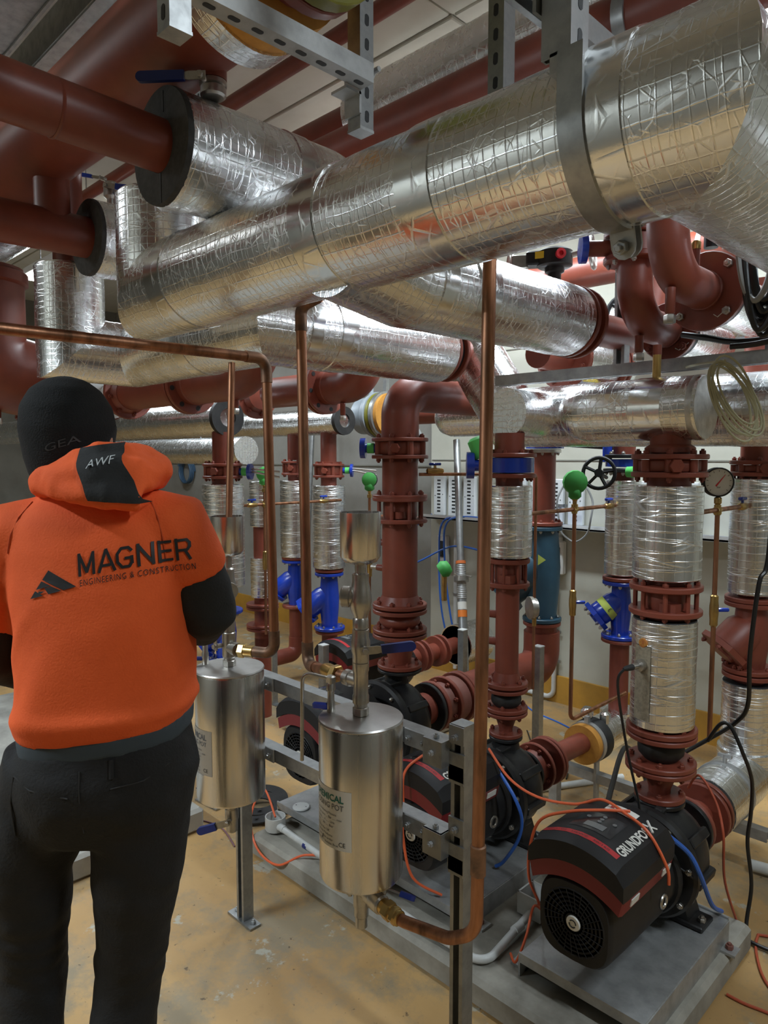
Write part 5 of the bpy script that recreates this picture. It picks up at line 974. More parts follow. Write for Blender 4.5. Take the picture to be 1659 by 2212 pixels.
# gauges with impulse pipework -------------------------------------------------------------------------------
def gauge(lab, x, y, zd, ztee, ya, yb, zbot, foot=None, wrap=None, dial=True, cocks=(), r=.052, face=(.62, -.78, 0)):
    t = thing('pressure_gauge', lab, 'gauge', (x, y, zbot)); c = V((x, y, zd)); d = V(face).normalized()
    if dial:
        part('case', G().lathe([(.02, -.028), (r, -.026), (r, .006), (r * .94, .010), (r * .90, .006), (r * .9, .002), (0, .002)], c, d, 32), PLAST, t); f_ = part('dial_face', G().lathe([(r * .9, .002), (r * .9, .0035), (0, .0035)], c, d, 28), GLASS, t)
        a, b, _ = frame(d); sg = a if a.dot(V((.7, .7, 0))) > 0 else -a
        part('needle', G().prism([(-.012, -.012), (-.008, -.016), (r * .42, r * .5), (r * .4, r * .52)], c + d * .004, sg, UP, d, 0, .001), REDP, f_)
        g = G()
        for k in range(11):
            an = math.radians(225 - 27 * k); p = (math.cos(an), math.sin(an)); q = (-p[1], p[0]); g.add([c + d * .0042 + sg * (p[0] * rr * r + q[0] * e) + UP * (p[1] * rr * r + q[1] * e) for rr, e in ((.70, -.0008), (.82, -.0008), (.82, .0008), (.70, .0008))], [[0, 1, 2, 3]])
        part('scale_marks', g, INK, f_); part('lettering', textg('bar', .010, lambda u, v: c + d * .0042 + sg * u + UP * (v - r * .4), align='C'), INK, f_)
    if wrap: part('green_tape', G().lathe([(.0, -.03), (r * .8, -.03), (r, -.01), (r * .95, .02), (r * .4, .03), (0, .03)], c, d, 14).box(c - UP * r * .9, (.05, .05, .05), rz=.4, bev=.01), wrap, t, 60)
    part('siphon', G().lathe([(.008, 0), (.013, -.004), (.013, -.022), (.009, -.026), (.009, -.04), (.014, -.042), (.014, -.06), (.008, -.062)], c - UP * r, UP, 12), BRASS, t)
    pts = [(x, y, zd - r - .03), (x, y, zbot)]
    if foot: pts = bend(pts + [foot], .03)
    part('pipe', G().sweep(pts, .0085, 12), COPPER, t); part('cross_pipe', G().sweep([(x, ya, ztee), (x, yb, ztee)], .0085, 12), COPPER, t)
    part('coupling', G().lathe([(.012, -.018), (.012, .018)], (x, y, ztee), UP, 12).lathe([(.012, -.018), (.012, .018)], (x, y, ztee), EY, 12), BRASS, t)
    for yy in cocks:
        b_ = part('cock', G().lathe([(.009, -.035), (.013, -.03), (.013, -.016), (.015, -.01), (.015, .01), (.013, .016), (.013, .03), (.009, .035)], (x, yy, ztee), EY, 12), BRASS, t); part('handle', G().box((x, yy, ztee + .03), (.016, .055, .013), bev=.003).box((x, yy, ztee + .018), (.008, .008, .02)), BLUE, b_)
    zc = (ztee + zbot) / 2 + .06
    b_ = part('cock', G().lathe([(.009, -.06), (.014, -.055), (.014, -.035), (.016, -.015), (.016, .015), (.014, .03), (.014, .05), (.009, .055)], (x, y, zc), UP, 12), BRASS, t); part('handle', G().box(V((x, y, zc)) + V((.02, .02, 0)), (.05, .014, .014), rz=.8, bev=.003), BLUE, b_)
    return t
gauge('white-faced pressure gauge with a red needle between the two right risers', -.935, 2.60, 1.533, 1.435, yA + .08, 2.945, .60, None, None, True, (2.85,), .052)
gauge('green-taped pressure gauge between the middle risers', -1.555, 2.70, 1.515, 1.40, yB + .09, 3.06, .48, (-1.50, 3.10, .52), GREEN, False, (3.0,))
gauge('green-taped black gauge behind the left copper pipe', -3.5, 2.49, 1.52, 1.34, 2.31, 3.1, .55, None, GRB, False, (2.4, 2.95), .045)
gauge('black gauge half wrapped in green tape left of the big red riser', -3.0, 2.88, 1.49, 1.27, 2.86, 3.2, .56, None, GREEN, True, (3.12,), .045)
t = thing('green_taped_valve', 'green-taped valve behind the big red riser, right side', 'valve', (-2.25, 2.75, .95)); part('tape', G().lathe([(0, -.03), (.035, -.025), (.045, 0), (.03, .03), (0, .035)], (-2.29, 2.72, 1.06), (.5, .4, .4), 12), GREEN, t, 60); part('body', G().lathe([(.014, -.16), (.014, .0)], (-2.29, 2.72, 1.06), UP, 10), BRASS, t)
t = thing('dial_thermometer', 'black-backed dial on the far right red riser', 'gauge', (-.86, 2.90, 1.86)); part('case', G().lathe([(.03, -.02), (.042, -.018), (.042, .012), (.036, .014), (0, .014)], (-.875, 2.86, 1.80), (.3, -.95, 0), 24), PLAST, t); part('stem', G().sweep([(-.875, 2.86, 1.80), (-.93, 2.97, 1.79)], .008, 8), BRASS, t); part('capillary', G().sweep(spline([(-.87, 2.8, 1.78), (-.96, 2.66, 1.74), (-1.0, 2.6, 1.735)]), .004, 6), LABEL, t)
# loose posts in the back
for lab, x, y, h in (('short galvanised post behind the glossy blue strainer riser', -2.95, 2.48, .59), ('short galvanised post below the telescopic prop', -2.60, 3.26, .60), ('short galvanised post right of the middle riser', -1.974, 3.1, .65), ('short galvanised post behind the left pot', -3.75, 2.72, .57)):
    t = thing('strut_post', lab, 'post', (x, y, 0), 'short strut posts'); strut(t, (x, y, .006), (x, y, h), (0, -1, 0), name='post', slots=False); part('foot_plate', G().box((x, y, .003), (.12, .05, .006)), GALV, t); part('end_cap', G().box((x, y, h + .002), (.044, .044, .005)), PVC, t)
t = thing('strut_bracket', 'low galvanised strut frame carrying the suction pipes on the floor', 'strut', (-1.3, 2.85, .0)); strut(t, (-1.75, 2.86, .19), (-.80, 2.86, .19), (0, 0, 1), GALVD, 'rail', slots=False)
for x in (-1.72, -1.25): strut(t, (x, 2.86, .0), (x, 2.86, .17), (0, -1, 0), GALVD, 'leg', slots=False)
# ------------------------------------------------------------------ pumps
def pump(lab, X, Yv, zs, Yf, zdis, rv=.155, plate=True, logo=True, zpl=.16, marks=True):
    t = thing('pump', lab, 'pump', (X, Yv, zpl), 'black circulation pumps'); c = V((X, 0, zs))
    Yb = Yf + .33
    # volute casing and cover disc
    part('volute', G().lathe([(.06, Yv - .10), (rv * .9, Yv - .095), (rv, Yv - .07), (rv * 1.0, Yv + .01), (rv * .9, Yv + .05), (rv * .6, Yv + .085), (.065, Yv + .10), (.065, Yv + .14)], c, EY, 40), BLACK, t)
    cv = part('cover_disc', G().lathe([(.06, Yv - .135), (rv * 1.04, Yv - .13), (rv * 1.1, Yv - .12), (rv * 1.1, Yv - .10), (.06, Yv - .095)], c, EY, 40), BLACK, t)
    for k in range(8):
        a = k * PI / 4 + .2; bolt(cv, (X + rv * .97 * math.cos(a), Yv - .13, zs + rv * .97 * math.sin(a)), (0, -1, 0), .0095, CAST)
    rm = to_mesh(G().box((0, 0, 0), (.03, .12, .03), bev=.004), 'casing_rib', V((0, 0, 0)), 38, BLACK)
    clones('casing_rib', rm, t, [((X + rv * math.cos(k * PI / 4 + .6), Yv - .03, zs + rv * math.sin(k * PI / 4 + .6)), Quaternion(EY, -(k * PI / 4 + .6))) for k in range(8)])
    part('discharge_neck', G().lathe([(.075, zs + .06), (.055, zs + rv * .9), (.05, zdis - .008)], (X, Yv, 0), UP, 24), BLACK, t)
    ft = part('foot', G().add([(X - .12, Yv - .04, zpl), (X + .12, Yv - .04, zpl), (X + .12, Yv + .05, zpl), (X - .12, Yv + .05, zpl), (X - .07, Yv - .03, zs - .05), (X + .07, Yv - .03, zs - .05), (X + .07, Yv + .04, zs - .05), (X - .07, Yv + .04, zs - .05)], [[3, 2, 1, 0], [4, 5, 6, 7], [0, 1, 5, 4], [1, 2, 6, 5], [2, 3, 7, 6], [3, 0, 4, 7]]).box((X, Yv, zpl + .009), (.32, .09, .018), bev=.004), BLACK, t)
    for sx in (-1, 1): bolt(ft, (X + sx * .145, Yv - .01, zpl + .018), UP, .012, CAST)
    # motor stool and motor barrel
    part('motor_stool', G().lathe([(.10, Yb - .02), (.115, Yb), (.125, Yb + .03), (.13, Yv - .14), (.10, Yv - .12)], c, EY, 32).lathe([(.135, Yb + .035), (.14, Yb + .04), (.14, Yb + .055), (.135, Yb + .06)], c, EY, 32), BLACK, t)
    part('lifting_eye', G().sweep([V((X + .115, Yb - .02, zs - .03)) + V((0, .018 * math.cos(k * PI / 8), .018 * math.sin(k * PI / 8))) for k in range(17)], .005, 8, False), CAST, t)
    def sq(hw, hz, n=32, e=3.2): return [(hw * math.copysign(abs(math.cos(2 * PI * k / n)) ** (2 / e), math.cos(2 * PI * k / n)), hz * math.copysign(abs(math.sin(2 * PI * k / n)) ** (2 / e), math.sin(2 * PI * k / n))) for k in range(n)]
    gg = G(); rings = [(.95, 0), (1., .008), (1.02, .02), (1.04, .10), (1.06, Yb - Yf)]; n = 32; vs = []
    for k_, dy in rings: vs += [V((X + p[0] * k_, Yf + dy, zs + p[1] * k_)) for p in sq(.108, .112)]
    fs = [[i * n + k, i * n + (k + 1) % n, (i + 1) * n + (k + 1) % n, (i + 1) * n + k] for i in range(len(rings) - 1) for k in range(n)] + [list(range(n))[::-1], [(len(rings) - 1) * n + k for k in range(n)]]
    mb = part('motor_housing', gg.add(vs, fs), PLAST, t)
    for k in range(7): r_ = .022 + k * .0115; part('grille_ring', G().lathe([(r_ - .0028, .0), (r_, -.002), (r_ + .0028, 0)], (X, Yf, zs), EY, 28), PLAST, mb)
    g = G()
    for k in range(24): a = k * PI / 12; g.sweep([(X + .03 * math.cos(a), Yf - .002, zs + .03 * math.sin(a)), (X + .092 * math.cos(a + .25), Yf - .002, zs + .092 * math.sin(a + .25))], .0012, 4)
    part('grille_vanes', g, PLAST, mb)['kind'] = 'stuff'
    bd = part('badge', G().lathe([(0, -.006), (.019, -.006), (.021, -.003), (.021, 0)], (X + .002, Yf, zs), EY, 24), LABEL, mb); 
    part('badge_mark', G().sweep([V((X + .002 + .010 * math.cos(a_), Yf - .0066, zs + .010 * math.sin(a_))) for a_ in [q * .35 for q in range(8)]], .0018, 5).sweep([V((X + .002 + .010 * math.cos(a_ + PI), Yf - .0066, zs + .010 * math.sin(a_ + PI))) for a_ in [q * .35 for q in range(8)]], .0018, 5), INK, bd)
    # control box: maroon band (arched) below, black box above
    hw = .145; Y0, Y1 = Yf - .005, Yf + .31; nn = 12
    def arc(z_e, z_c, w): return [(w * (1 - 2 * k / nn), z_e + (z_c - z_e) * (1 - (1 - 2 * k / nn) ** 2)) for k in range(nn + 1)]
    low = arc(.075, .118, hw - .012); mid = arc(.118, .165, hw - .002); top = arc(.20, .232, hw - .028)
    def slab(lowarc, toparc, b0, b1):
        poly = list(reversed(lowarc)) + toparc; m_ = len(poly); vs = []; rr = [(Y0 + b0, .97), (Y0 + b0 + .012, 1.), (Y1 - .012, 1.), (Y1, .97)]
        for yy, k_ in rr: vs += [V((X + p[0] * k_, yy, zs + .14 + (p[1] - .14) * k_)) for p in poly]
        fs = [[i * m_ + k, i * m_ + (k + 1) % m_, (i + 1) * m_ + (k + 1) % m_, (i + 1) * m_ + k] for i in range(3) for k in range(m_)] + [list(range(m_))[::-1], [3 * m_ + k for k in range(m_)]]
        return G().add(vs, fs)
    part('box_base', slab(low, mid, .004, 0), MAROON, t)
    # black lid with sloping front top
    poly = list(reversed(arc(.119, .166, hw))) + [(hw, .16)] + arc(.20, .232, hw - .022) + [(-hw, .16)]; m_ = len(poly); vs = []
    for yy, dz, k_ in ((Y0, -.012, .985), (Y0 + .03, 0, 1.), (Y1 - .02, 0, 1.), (Y1, -.01, .98)):
        for p in poly: vs.append(V((X + p[0] * k_, yy, zs + p[1] + (dz if p[1] > .19 else 0))))
    fs = [[i * m_ + k, i * m_ + (k + 1) % m_, (i + 1) * m_ + (k + 1) % m_, (i + 1) * m_ + k] for i in range(3) for k in range(m_)] + [list(range(m_))[::-1], [3 * m_ + k for k in range(m_)]]
    bx = part('control_box', G().add(vs, fs), PLAST, t, 28)
    def ztop(x): w = hw - .022; return zs + .2 + .032 * max(0, 1 - (x / w) ** 2)
    def on(x, y, e=.0008): return V((X + x, y, ztop(x) + e))
    def slabtop(x0, x1, y0, y1, e, n_=6):
        vs = []; 
        for i in range(n_ + 1): x = x0 + (x1 - x0) * i / n_; vs += [on(x, y0, e), on(x, y1, e)]
        return G().add(vs, [[2 * i, 2 * i + 2, 2 * i + 3, 2 * i + 1] for i in range(n_)])
    rs = part('marker_strip', slabtop(-.118, .105, Y0 + .035, Y0 + .056, .0012), REDL, bx)
    if marks: part('handwriting', textg('XP-1  02   HEWZ   50/160', .011, lambda u, v: on(-.11 + u, Y0 + .041 + v, .0018), width=.19), INK, rs)
    kp = part('keypad_panel', slabtop(-.065, .06, Y0 + .085, Y0 + .19, .001), mat_panel, bx)
    part('display', slabtop(-.03, .03, Y0 + .1, Y0 + .128, .0018), SCREEN, kp)
    for bx_, by_ in ((-.04, .155), (0, .155), (.038, .155), (0, .173), (0, .14)): part('button', G().lathe([(.0065, 0), (.0065, .002), (.004, .003)], on(bx_, Y0 + by_), UP, 10), SCREEN, kp)
    if logo:
        part('logo_lettering', textg('GRUNDFOS', .036, lambda u, v: on(.112 - v, Y0 + .06 + u, .0014), bold=.0012, width=.165), LABEL, bx)
        g = G().sweep([on(.112, Y0 + .235, .0014), on(.082, Y0 + .265, .0014)], .0035, 5).sweep([on(.112, Y0 + .262, .0014), on(.098, Y0 + .249, .0014)], .003, 5).sweep([on(.094, Y0 + .243, .0014), on(.080, Y0 + .236, .0014)], .003, 5); part('logo_mark', g, LABEL, bx)
        part('white_sticker', slabtop(-.03, .06, Y0 + .225, Y0 + .265, .0014), LABEL, bx); part('sticker_dot', slabtop(-.02, -.008, Y0 + .24, Y0 + .252, .0018, 2), REDL, bx)
    for y0, L in ((Y0 + .05, .045), (Y0 + .24, .05)): part('side_label', G().box((X + hw - .0045, y0 + L / 2, zs + .098), (.003, L, .02), M3=Matrix.Rotation(.2, 3, 'Y')), LABEL, t)
    if plate:
        x0, x1, y0, y1 = X - .19, X + .19, Yf + .03, Yv + .09
        b = thing('galvanised_base_plate', 'galvanised base plate under the ' + lab.split(' pump')[0].replace('black ', '') + ' pump', 'base plate', (X, Yv, .09), 'pump base plates')
        part('plate', G().box((X, (y0 + y1) / 2, zpl - .004), (x1 - x0, y1 - y0, .006)), GALVD, b)
        for sx in (x0, x1): part('side_channel', G().box((sx, (y0 + y1) / 2, (.09 + zpl) / 2 - .002), (.006, y1 - y0, zpl - .094)), GALVD, b); 
        part('front_lip', G().box((X, y0, zpl - .01), (x1 - x0, .006, .03)), GALVD, b); part('back_lip', G().box((X, y1, zpl - .02), (x1 - x0, .006, .05)), GALVD, b)
        for sx, sy in ((x1 + .022, y0 + .08), (x1 + .022, y1 - .05), (x0 - .022, y0 + .05), (x0 - .022, y1 - .05)):
            k_ = part('holding_lug', G().box((sx, sy, .094), (.05, .05, .008)), GALVD, b); bolt(k_, (sx, sy, .098), UP, .012, REDD)
    return t
mat_panel = mat('glossy_black_panel', (.022, .022, .024), .2)
pump('nearest black pump with a GRUNDFOS control box', -.935, yA, .362, 1.66, .511)
pump('middle black pump behind the right stand post', xB, yB, .362, 1.68, .539)
pump('third black pump behind the two pots', xC - .02, yC, .43, 1.71, .663, .185, logo=False)
pump('farthest black pump low behind the nearest pot funnel', -2.98, 3.06, .36, 2.56, .52, plate=False, zpl=.092, logo=False, marks=False)
t = thing('suction_spool', 'dark suction spool with a yellow collar behind the farthest pump', 'pipe', (-2.98, 3.4, .36))
pipe(t, [(-2.98, 3.2, .36), (-2.98, 3.9, .36)], .055)
for yy in (3.27, 3.32, 3.45, 3.5): flange(t, (-2.98, yy, .36), EY, .1, .018, 8, RED, None, ())
part('foam_collar', G().lathe([(.055, 0), (.13, 0), (.13, .04), (.055, .04)], (-2.98, 3.66, .36), EY, 32), YFOAM, t); part('foil_rim', G().lathe([(.13, 0), (.138, 0), (.138, .25), (.13, .25)], (-2.98, 3.66, .36), EY, 32), FOIL, t)
# flat items by the third pump
t = thing('gasket_ring', 'black drilled gasket rings lying beside the third pump', 'gasket', (-2.60, 1.8, .0))
for cx, cy, cz in ((-2.68, 1.86, .02), (-2.62, 1.80, .026)):
    g = G().lathe([(.075, 0), (.13, 0), (.13, .006), (.075, .006), (.075, 0)], (cx, cy, cz), (.05, -.05, 1), 32); o = part('ring', g, RUB, t)
    for hx, hy in ((.08, -.06), (.02, -.1), (.1, .01)): part('hole', G().lathe([(.01, .0062), (.0, .0065)], (cx + hx, cy + hy, cz), UP, 8), SLOT, o)
t = thing('conduit_lid', 'round white conduit lid lying on the third base plate', 'lid', (-2.30, 1.72, .16)); part('disc', G().lathe([(0, 0), (.034, 0), (.036, .003), (.034, .007), (0, .008)], (-2.27, 1.78, .161), UP, 24), PVC, t); part('screw_hole', G().lathe([(.003, .0082), (0, .0084)], (-2.25, 1.79, .161), UP, 8).lathe([(.003, .0082), (0, .0084)], (-2.29, 1.77, .161), UP, 8), SLOT, t)
# pvc conduit along the plinth edge
def pvcrun(lab, pts, box=None, r=.0125, couplers=()):
    t = thing('pvc_conduit', lab, 'conduit', tuple(pts[0])); part('tube', G().sweep(bend(pts, .05), r, 14), PVC, t)
    for p, ax in couplers: part('coupler', G().lathe([(r + .0025, -.02), (r + .0025, .02)], p, ax, 14), PVC, t)
    return t
t = pvcrun('white pvc conduit with a round box along the plinth edge', [(-2.285, 1.665, .125), (-1.45, 1.625, .112), (-1.28, 1.622, .108), (-1.16, 1.70, .115), (-1.205, 1.99, .125)][:2] + [(-1.21, 1.635, .108), (-1.235, 1.92, .125)], couplers=((V((-2.25, 1.663, .125)), EX), (V((-1.226, 1.83, .12)), EY)))
part('round_box', G().lathe([(.0, .10), (.04, .10), (.042, .105), (.042, .155), (.038, .155), (.038, .11), (0, .108)], (-2.30, 1.67, 0), UP, 24), PVC, t); part('square_box', G().box((-1.245, 1.965, .105), (.09, .09, .006)).box((-1.287, 1.965, .14), (.006, .09, .07)).box((-1.203, 1.965, .14), (.006, .09, .07)).box((-1.245, 1.923, .14), (.09, .006, .07)).box((-1.245, 2.007, .14), (.09, .006, .07)), PVC, t)
part('blue_tape', G().lathe([(.0133, -.012), (.0133, .012)], (-2.08, 1.655, .1205), EX, 14), BLUEL, t)
pvcrun('white pvc conduit on the floor at the far right', [(-.87, 2.90, .03), (-.1, 3.05, .03)], r=.022)
pvcrun('white pvc conduit on the floor behind the middle pump', [(-1.95, 2.66, .015), (-1.6, 3.3, .015)], r=.016)
# ------------------------------------------------------------------ cables
def cab(lab, pts, r=.0045, m=ORC, name='orange_cable'): return solo(name, G().sweep(spline(pts, 8), r, 8), m, lab, 'cable')
cab('orange cable looping from the conduit box over the nearest pump', [(-1.24, 1.965, .12), (-1.17, 1.86, .22), (-1.154, 1.78, .342), (-1.135, 1.754, .46), (-1.10, 1.754, .555), (-1.03, 1.79, .592), (-.953, 1.84, .606), (-.896, 1.899, .602)])
cab('orange cable strung from the middle pump across the nearest control box', [(-1.454, 1.974, .60), (-1.354, 1.958, .53), (-1.231, 1.938, .515), (-1.084, 1.917, .55), (-.987, 1.906, .602), (-.90, 1.879, .601), (-.825, 1.866, .578), (-.773, 1.87, .50), (-.766, 1.872, .45)])
cab('dusty orange cable hanging over the nearest suction flange', [(-.953, 2.469, .46), (-.891, 2.397, .548), (-.812, 2.329, .511), (-.754, 2.24, .459), (-.770, 2.321, .257), (-.760, 2.463, .02)], .0042, ORD)
cab('orange cable curling on the floor at the right edge', [(-.5, 2.62, .006), (-.697, 2.532, .006), (-.72, 2.50, .006), (-.69, 2.40, .006), (-.624, 2.29, .006), (-.5, 2.2, .006)], .0045, ORD)
cab('orange cable on the floor at the lower right corner', [(-.70, 2.161, .006), (-.65, 2.16, .006), (-.589, 2.171, .006), (-.4, 2.2, .006)], .0045, ORD)
cab('orange cable hanging in front of the middle pump', [(-1.58, 1.88, .604), (-1.57, 1.74, .603), (-1.565, 1.66, .575), (-1.56, 1.65, .47), (-1.55, 1.64, .364), (-1.52, 1.655, .236), (-1.459, 1.73, .17)])
cab('orange cable curling over the plinth edge below the pots', [(-2.30, 1.67, .15), (-2.45, 1.72, .20), (-2.40, 1.62, .14), (-2.30, 1.575, .06), (-2.152, 1.568, .05), (-2.05, 1.62, .11), (-1.95, 1.69, .11)])
cab('orange cable looping low beside the square conduit box', [(-1.22, 1.95, .13), (-1.16, 1.86, .2), (-1.15, 1.80, .24), (-1.14, 1.75, .18), (-1.15, 1.71, .11), (-1.19, 1.74, .10)], .004, ORC)
cab('blue flat cable on the nearest pump', [(-.812, 1.975, .53), (-.775, 2.03, .47), (-.752, 2.06, .402), (-.752, 2.16, .266), (-.77, 2.30, .17)], .007, BLC, 'blue_cable')
cab('blue cable arching beside the middle pump', [(-1.431, 1.992, .53), (-1.357, 1.991, .454), (-1.334, 2.006, .375), (-1.350, 2.009, .292), (-1.40, 1.998, .20), (-1.43, 1.99, .172)], .006, BLC, 'blue_cable')
cab('thick black cable dropping at the right edge past the far right riser', [(-.72, 2.50, 2.0), (-.733, 2.498, 1.333), (-.75, 2.468, 1.213), (-.765, 2.456, .984), (-.774, 2.485, .804), (-.819, 2.516, .72), (-.901, 2.50, .642), (-.993, 2.48, .56), (-1.08, 2.44, .47), (-1.12, 2.40, .35), (-1.14, 2.38, .16)], .0075, CABLE, 'black_cable')
cab('black cable looping down to the floor right of the nearest pump', [(-.89, 2.46, .65), (-.85, 2.46, .72), (-.817, 2.46, .72), (-.776, 2.46, .642), (-.757, 2.50, .54), (-.765, 2.53, .414), (-.775, 2.54, .301), (-.76, 2.55, .15), (-.755, 2.5, .02), (-.70, 2.45, .012), (-.4, 2.5, .012)], .0065, CABLE, 'black_cable')
cab('black armoured conduit leaning from the nearest pump to the wall', [(-1.03, 2.02, .50), (-1.085, 2.16, .52), (-1.16, 2.42, .56), (-1.2, 2.7, .3), (-1.2, 2.8, .012)], .009, CABLE, 'black_cable')
cab('mauve wire lying on the floor under the left pot', [(-2.80, 1.55, .004), (-2.70, 1.60, .004), (-2.60, 1.61, .005), (-2.45, 1.57, .004)], .003, PURC, 'wire')
t = thing('floor_bracket', 'galvanised foot bracket bolted to the floor behind the left pot', 'bracket', (-2.85, 1.70, 0)); o = part('plate', G().box((-2.85, 1.70, .005), (.16, .06, .008), rz=.1).box((-2.91, 1.72, .06), (.05, .05, .11)), GALV, t); bolt(o, (-2.81, 1.70, .009), UP, .011, CAST)
cab('black wires coiled on the floor near the back wall', [(-2.3, 3.5, .004), (-2.1, 3.3, .006), (-1.95, 3.35, .02), (-1.85, 3.2, .006), (-1.8, 3.1, .004)], .004, CABLE, 'black_cable')
cab('blue cable lying on the floor by the yellow skirting', [(-2.6, 3.9, .004), (-2.45, 3.8, .004), (-2.25, 3.75, .004), (-2.1, 3.7, .004)], .005, BLC, 'blue_cable')
# ------------------------------------------------------------------ the man in the orange hoodie
PO = V((-1.467, .628, 0)); PROT = Matrix.Rotation(PI / 4, 4, 'Z')     # local x = picture right, y = away from camera
def rings(g, rows, n=36, e=2.3):
    """rows: (cx, cy, cz, rx, ry, tilt vector slope dz/dx)"""
    vs = []
    for cx, cy, cz, rx, ry, tl in rows:
        for k in range(n):
            a = 2 * PI * k / n; x = rx * math.copysign(abs(math.cos(a)) ** (2 / e), math.cos(a)); y = ry * math.copysign(abs(math.sin(a)) ** (2 / e), math.sin(a)); vs.append(V((cx + x, cy + y, cz + tl * x)))
    m = len(rows); fs = [[i * n + k, i * n + (k + 1) % n, (i + 1) * n + (k + 1) % n, (i + 1) * n + k] for i in range(m - 1) for k in range(n)] + [list(range(n))[::-1], [(m - 1) * n + k for k in range(n)]]
    return g.add(vs, fs)
def voxel(g, size, smooth=6, name='tmp'):
    me = to_mesh(g, name); o = bpy.data.objects.new(name, me); COL.objects.link(o)
    md = o.modifiers.new('r', 'REMESH'); md.mode = 'VOXEL'; md.voxel_size = size; ms = o.modifiers.new('s', 'SMOOTH'); ms.iterations = smooth; ms.factor = .5
    dg = bpy.context.evaluated_depsgraph_get(); dg.update(); r = bpy.data.meshes.new_from_object(o.evaluated_get(dg)); bpy.data.objects.remove(o); return r
def pobj(name, me, m, parent=None, label=None):
    finish(me, m, 80); o = bpy.data.objects.new(name, me); COL.objects.link(o)
    if parent: o.parent = parent
    if label: o['label'] = label
    ORG[o.name] = V((0, 0, 0)); return o
def tube(g, pts, r, seg=18): return g.sweep(pts, r, seg)
# body (skin): head, neck, torso, arms, hands, legs as one surface
HC = V((-.069, .02, 1.680))
g = G()
rings(g, [(HC.x, HC.y + .035, HC.z - .115, .045, .05, 0), (HC.x, HC.y + .02, HC.z - .085, .062, .08, 0), (HC.x, HC.y, HC.z - .03, .074, .093, 0), (HC.x, HC.y, HC.z + .03, .076, .095, 0), (HC.x, HC.y - .005, HC.z + .075, .062, .078, 0), (HC.x, HC.y - .005, HC.z + .098, .03, .04, 0)], 24, 2)
tube(g, [(-.02, .0, 1.48), (-.05, .01, 1.55), (HC.x, HC.y + .0, HC.z - .06)], [.075, .062, .06])
rings(g, [(.01, .01, .95, .15, .10, 0), (.01, .01, 1.1, .14, .10, 0), (.005, .01, 1.3, .16, .11, 0), (-.01, .01, 1.44, .16, .09, 0), (-.015, .01, 1.52, .07, .06, 0)], 24, 2.2)
g.lathe([(.012, 0), (.018, .02), (.012, .034)], HC + V((0, .085, -.03)), (0, 1, -.3), 10)      # nose
for sx in (-1, 1): g.lathe([(.02, -.006), (.026, 0), (.018, .012)], HC + V((sx * .076, -.005, -.025)), (sx, -.3, 0), 12)   # ears
ARM = {1: [(.152, .0, 1.475), (.195, -.005, 1.385), (.215, .02, 1.29), (.165, .17, 1.225), (.10, .27, 1.20)], -1: [(-.17, .0, 1.46), (-.215, -.01, 1.36), (-.235, .0, 1.20), (-.19, .12, 1.13), (-.13, .22, 1.10)]}
for sx in (1, -1):
    tube(g, ARM[sx], [.05, .044, .04, .034, .027])
    w_ = V(ARM[sx][-1]); d = (w_ - V(ARM[sx][-2])).normalized(); s_ = d.cross(UP).normalized(); u_ = s_.cross(d)
    g.sweep([w_ - d * .01, w_ + d * .04, w_ + d * .085], [.026, .034, .032], 12)
    for k, (off, L) in enumerate(((-.027, .066), (-.009, .076), (.009, .072), (.027, .058))):
        b0 = w_ + d * .08 + s_ * off; g.sweep([b0, b0 + d * L * .45 - u_ * .004, b0 + d * L * .75 - u_ * .018, b0 + d * L * .9 - u_ * .034], [.0095, .009, .0085, .007], 8)
    b0 = w_ + d * .03 - s_ * sx * .03; g.sweep([b0, b0 + d * .03 - s_ * sx * .022, b0 + d * .06 - s_ * sx * .024 - u_ * .01], [.012, .011, .009], 8)
LEG = {1: [(.082, .0, .98), (.062, .0, .70), (.024, .02, .47), (.005, -.02, .25), (.0, -.03, .09)], -1: [(-.105, .0, .98), (-.185, .01, .70), (-.20, .04, .47), (-.20, .0, .25), (-.20, -.02, .09)]}
for sx in (1, -1): tube(g, LEG[sx], [.075, .062, .05, .045, .035])
body = voxel(g, .0075, 4, 'person'); person = pobj('person', body, SKIN)
person.location = PO; person.rotation_euler = (0, 0, PI / 4)
person['label'] = 'man seen from behind in an orange hoodie, black beanie and black jeans'; person['category'] = 'person'
# face details
for sx in (-1, 1): part('eye', G().lathe([(0, .012), (.008, .01), (.012, 0)], HC + V((sx * .03, .083, .0)), EY, 12), LABEL, person)
part('mouth', G().box(HC + V((0, .092, -.065)), (.045, .01, .008), bev=.003), mat('lips', rgb('#8a4a42'), .5), person)
def fold(p, n_):
    """cloth folds: displacement along normal"""
    return 0
def displace(me, fn):
    me.update(); nr = [v.normal.copy() for v in me.vertices]
    for v, n_ in zip(me.vertices, nr): v.co += n_ * fn(v.co, n_)
# hoodie
g = G()
rings(g, [(.0, .005, 1.055, .176, .145, .11), (.0, .0, 1.085, .184, .152, .10), (.005, .0, 1.135, .180, .148, .06), (.008, .0, 1.20, .177, .146, .02), (.006, .0, 1.28, .177, .143, 0), (.004, .0, 1.36, .182, .138, 0), (.003, .0, 1.43, .184, .125, 0), (.0, .0, 1.485, .170, .11, 0), (-.006, .0, 1.525, .125, .092, 0), (-.015, .0, 1.555, .085, .075, 0)], 40, 2.5)
for sx in (1, -1):
    A = ARM[sx]; P2 = [V(A[0]) + V((-.06 * sx, 0, -.0)), V(A[0]), V(A[1]), V(A[1]).lerp(V(A[2]), .12)] if sx > 0 else [V(A[0]) + V((.06, 0, 0)), V(A[0]), V(A[1]), V(A[1]).lerp(V(A[2]), .6)]
    tube(g, P2, [.085, .083, .072, .066])
ho = voxel(g, .0085, 9, 'hoodie')
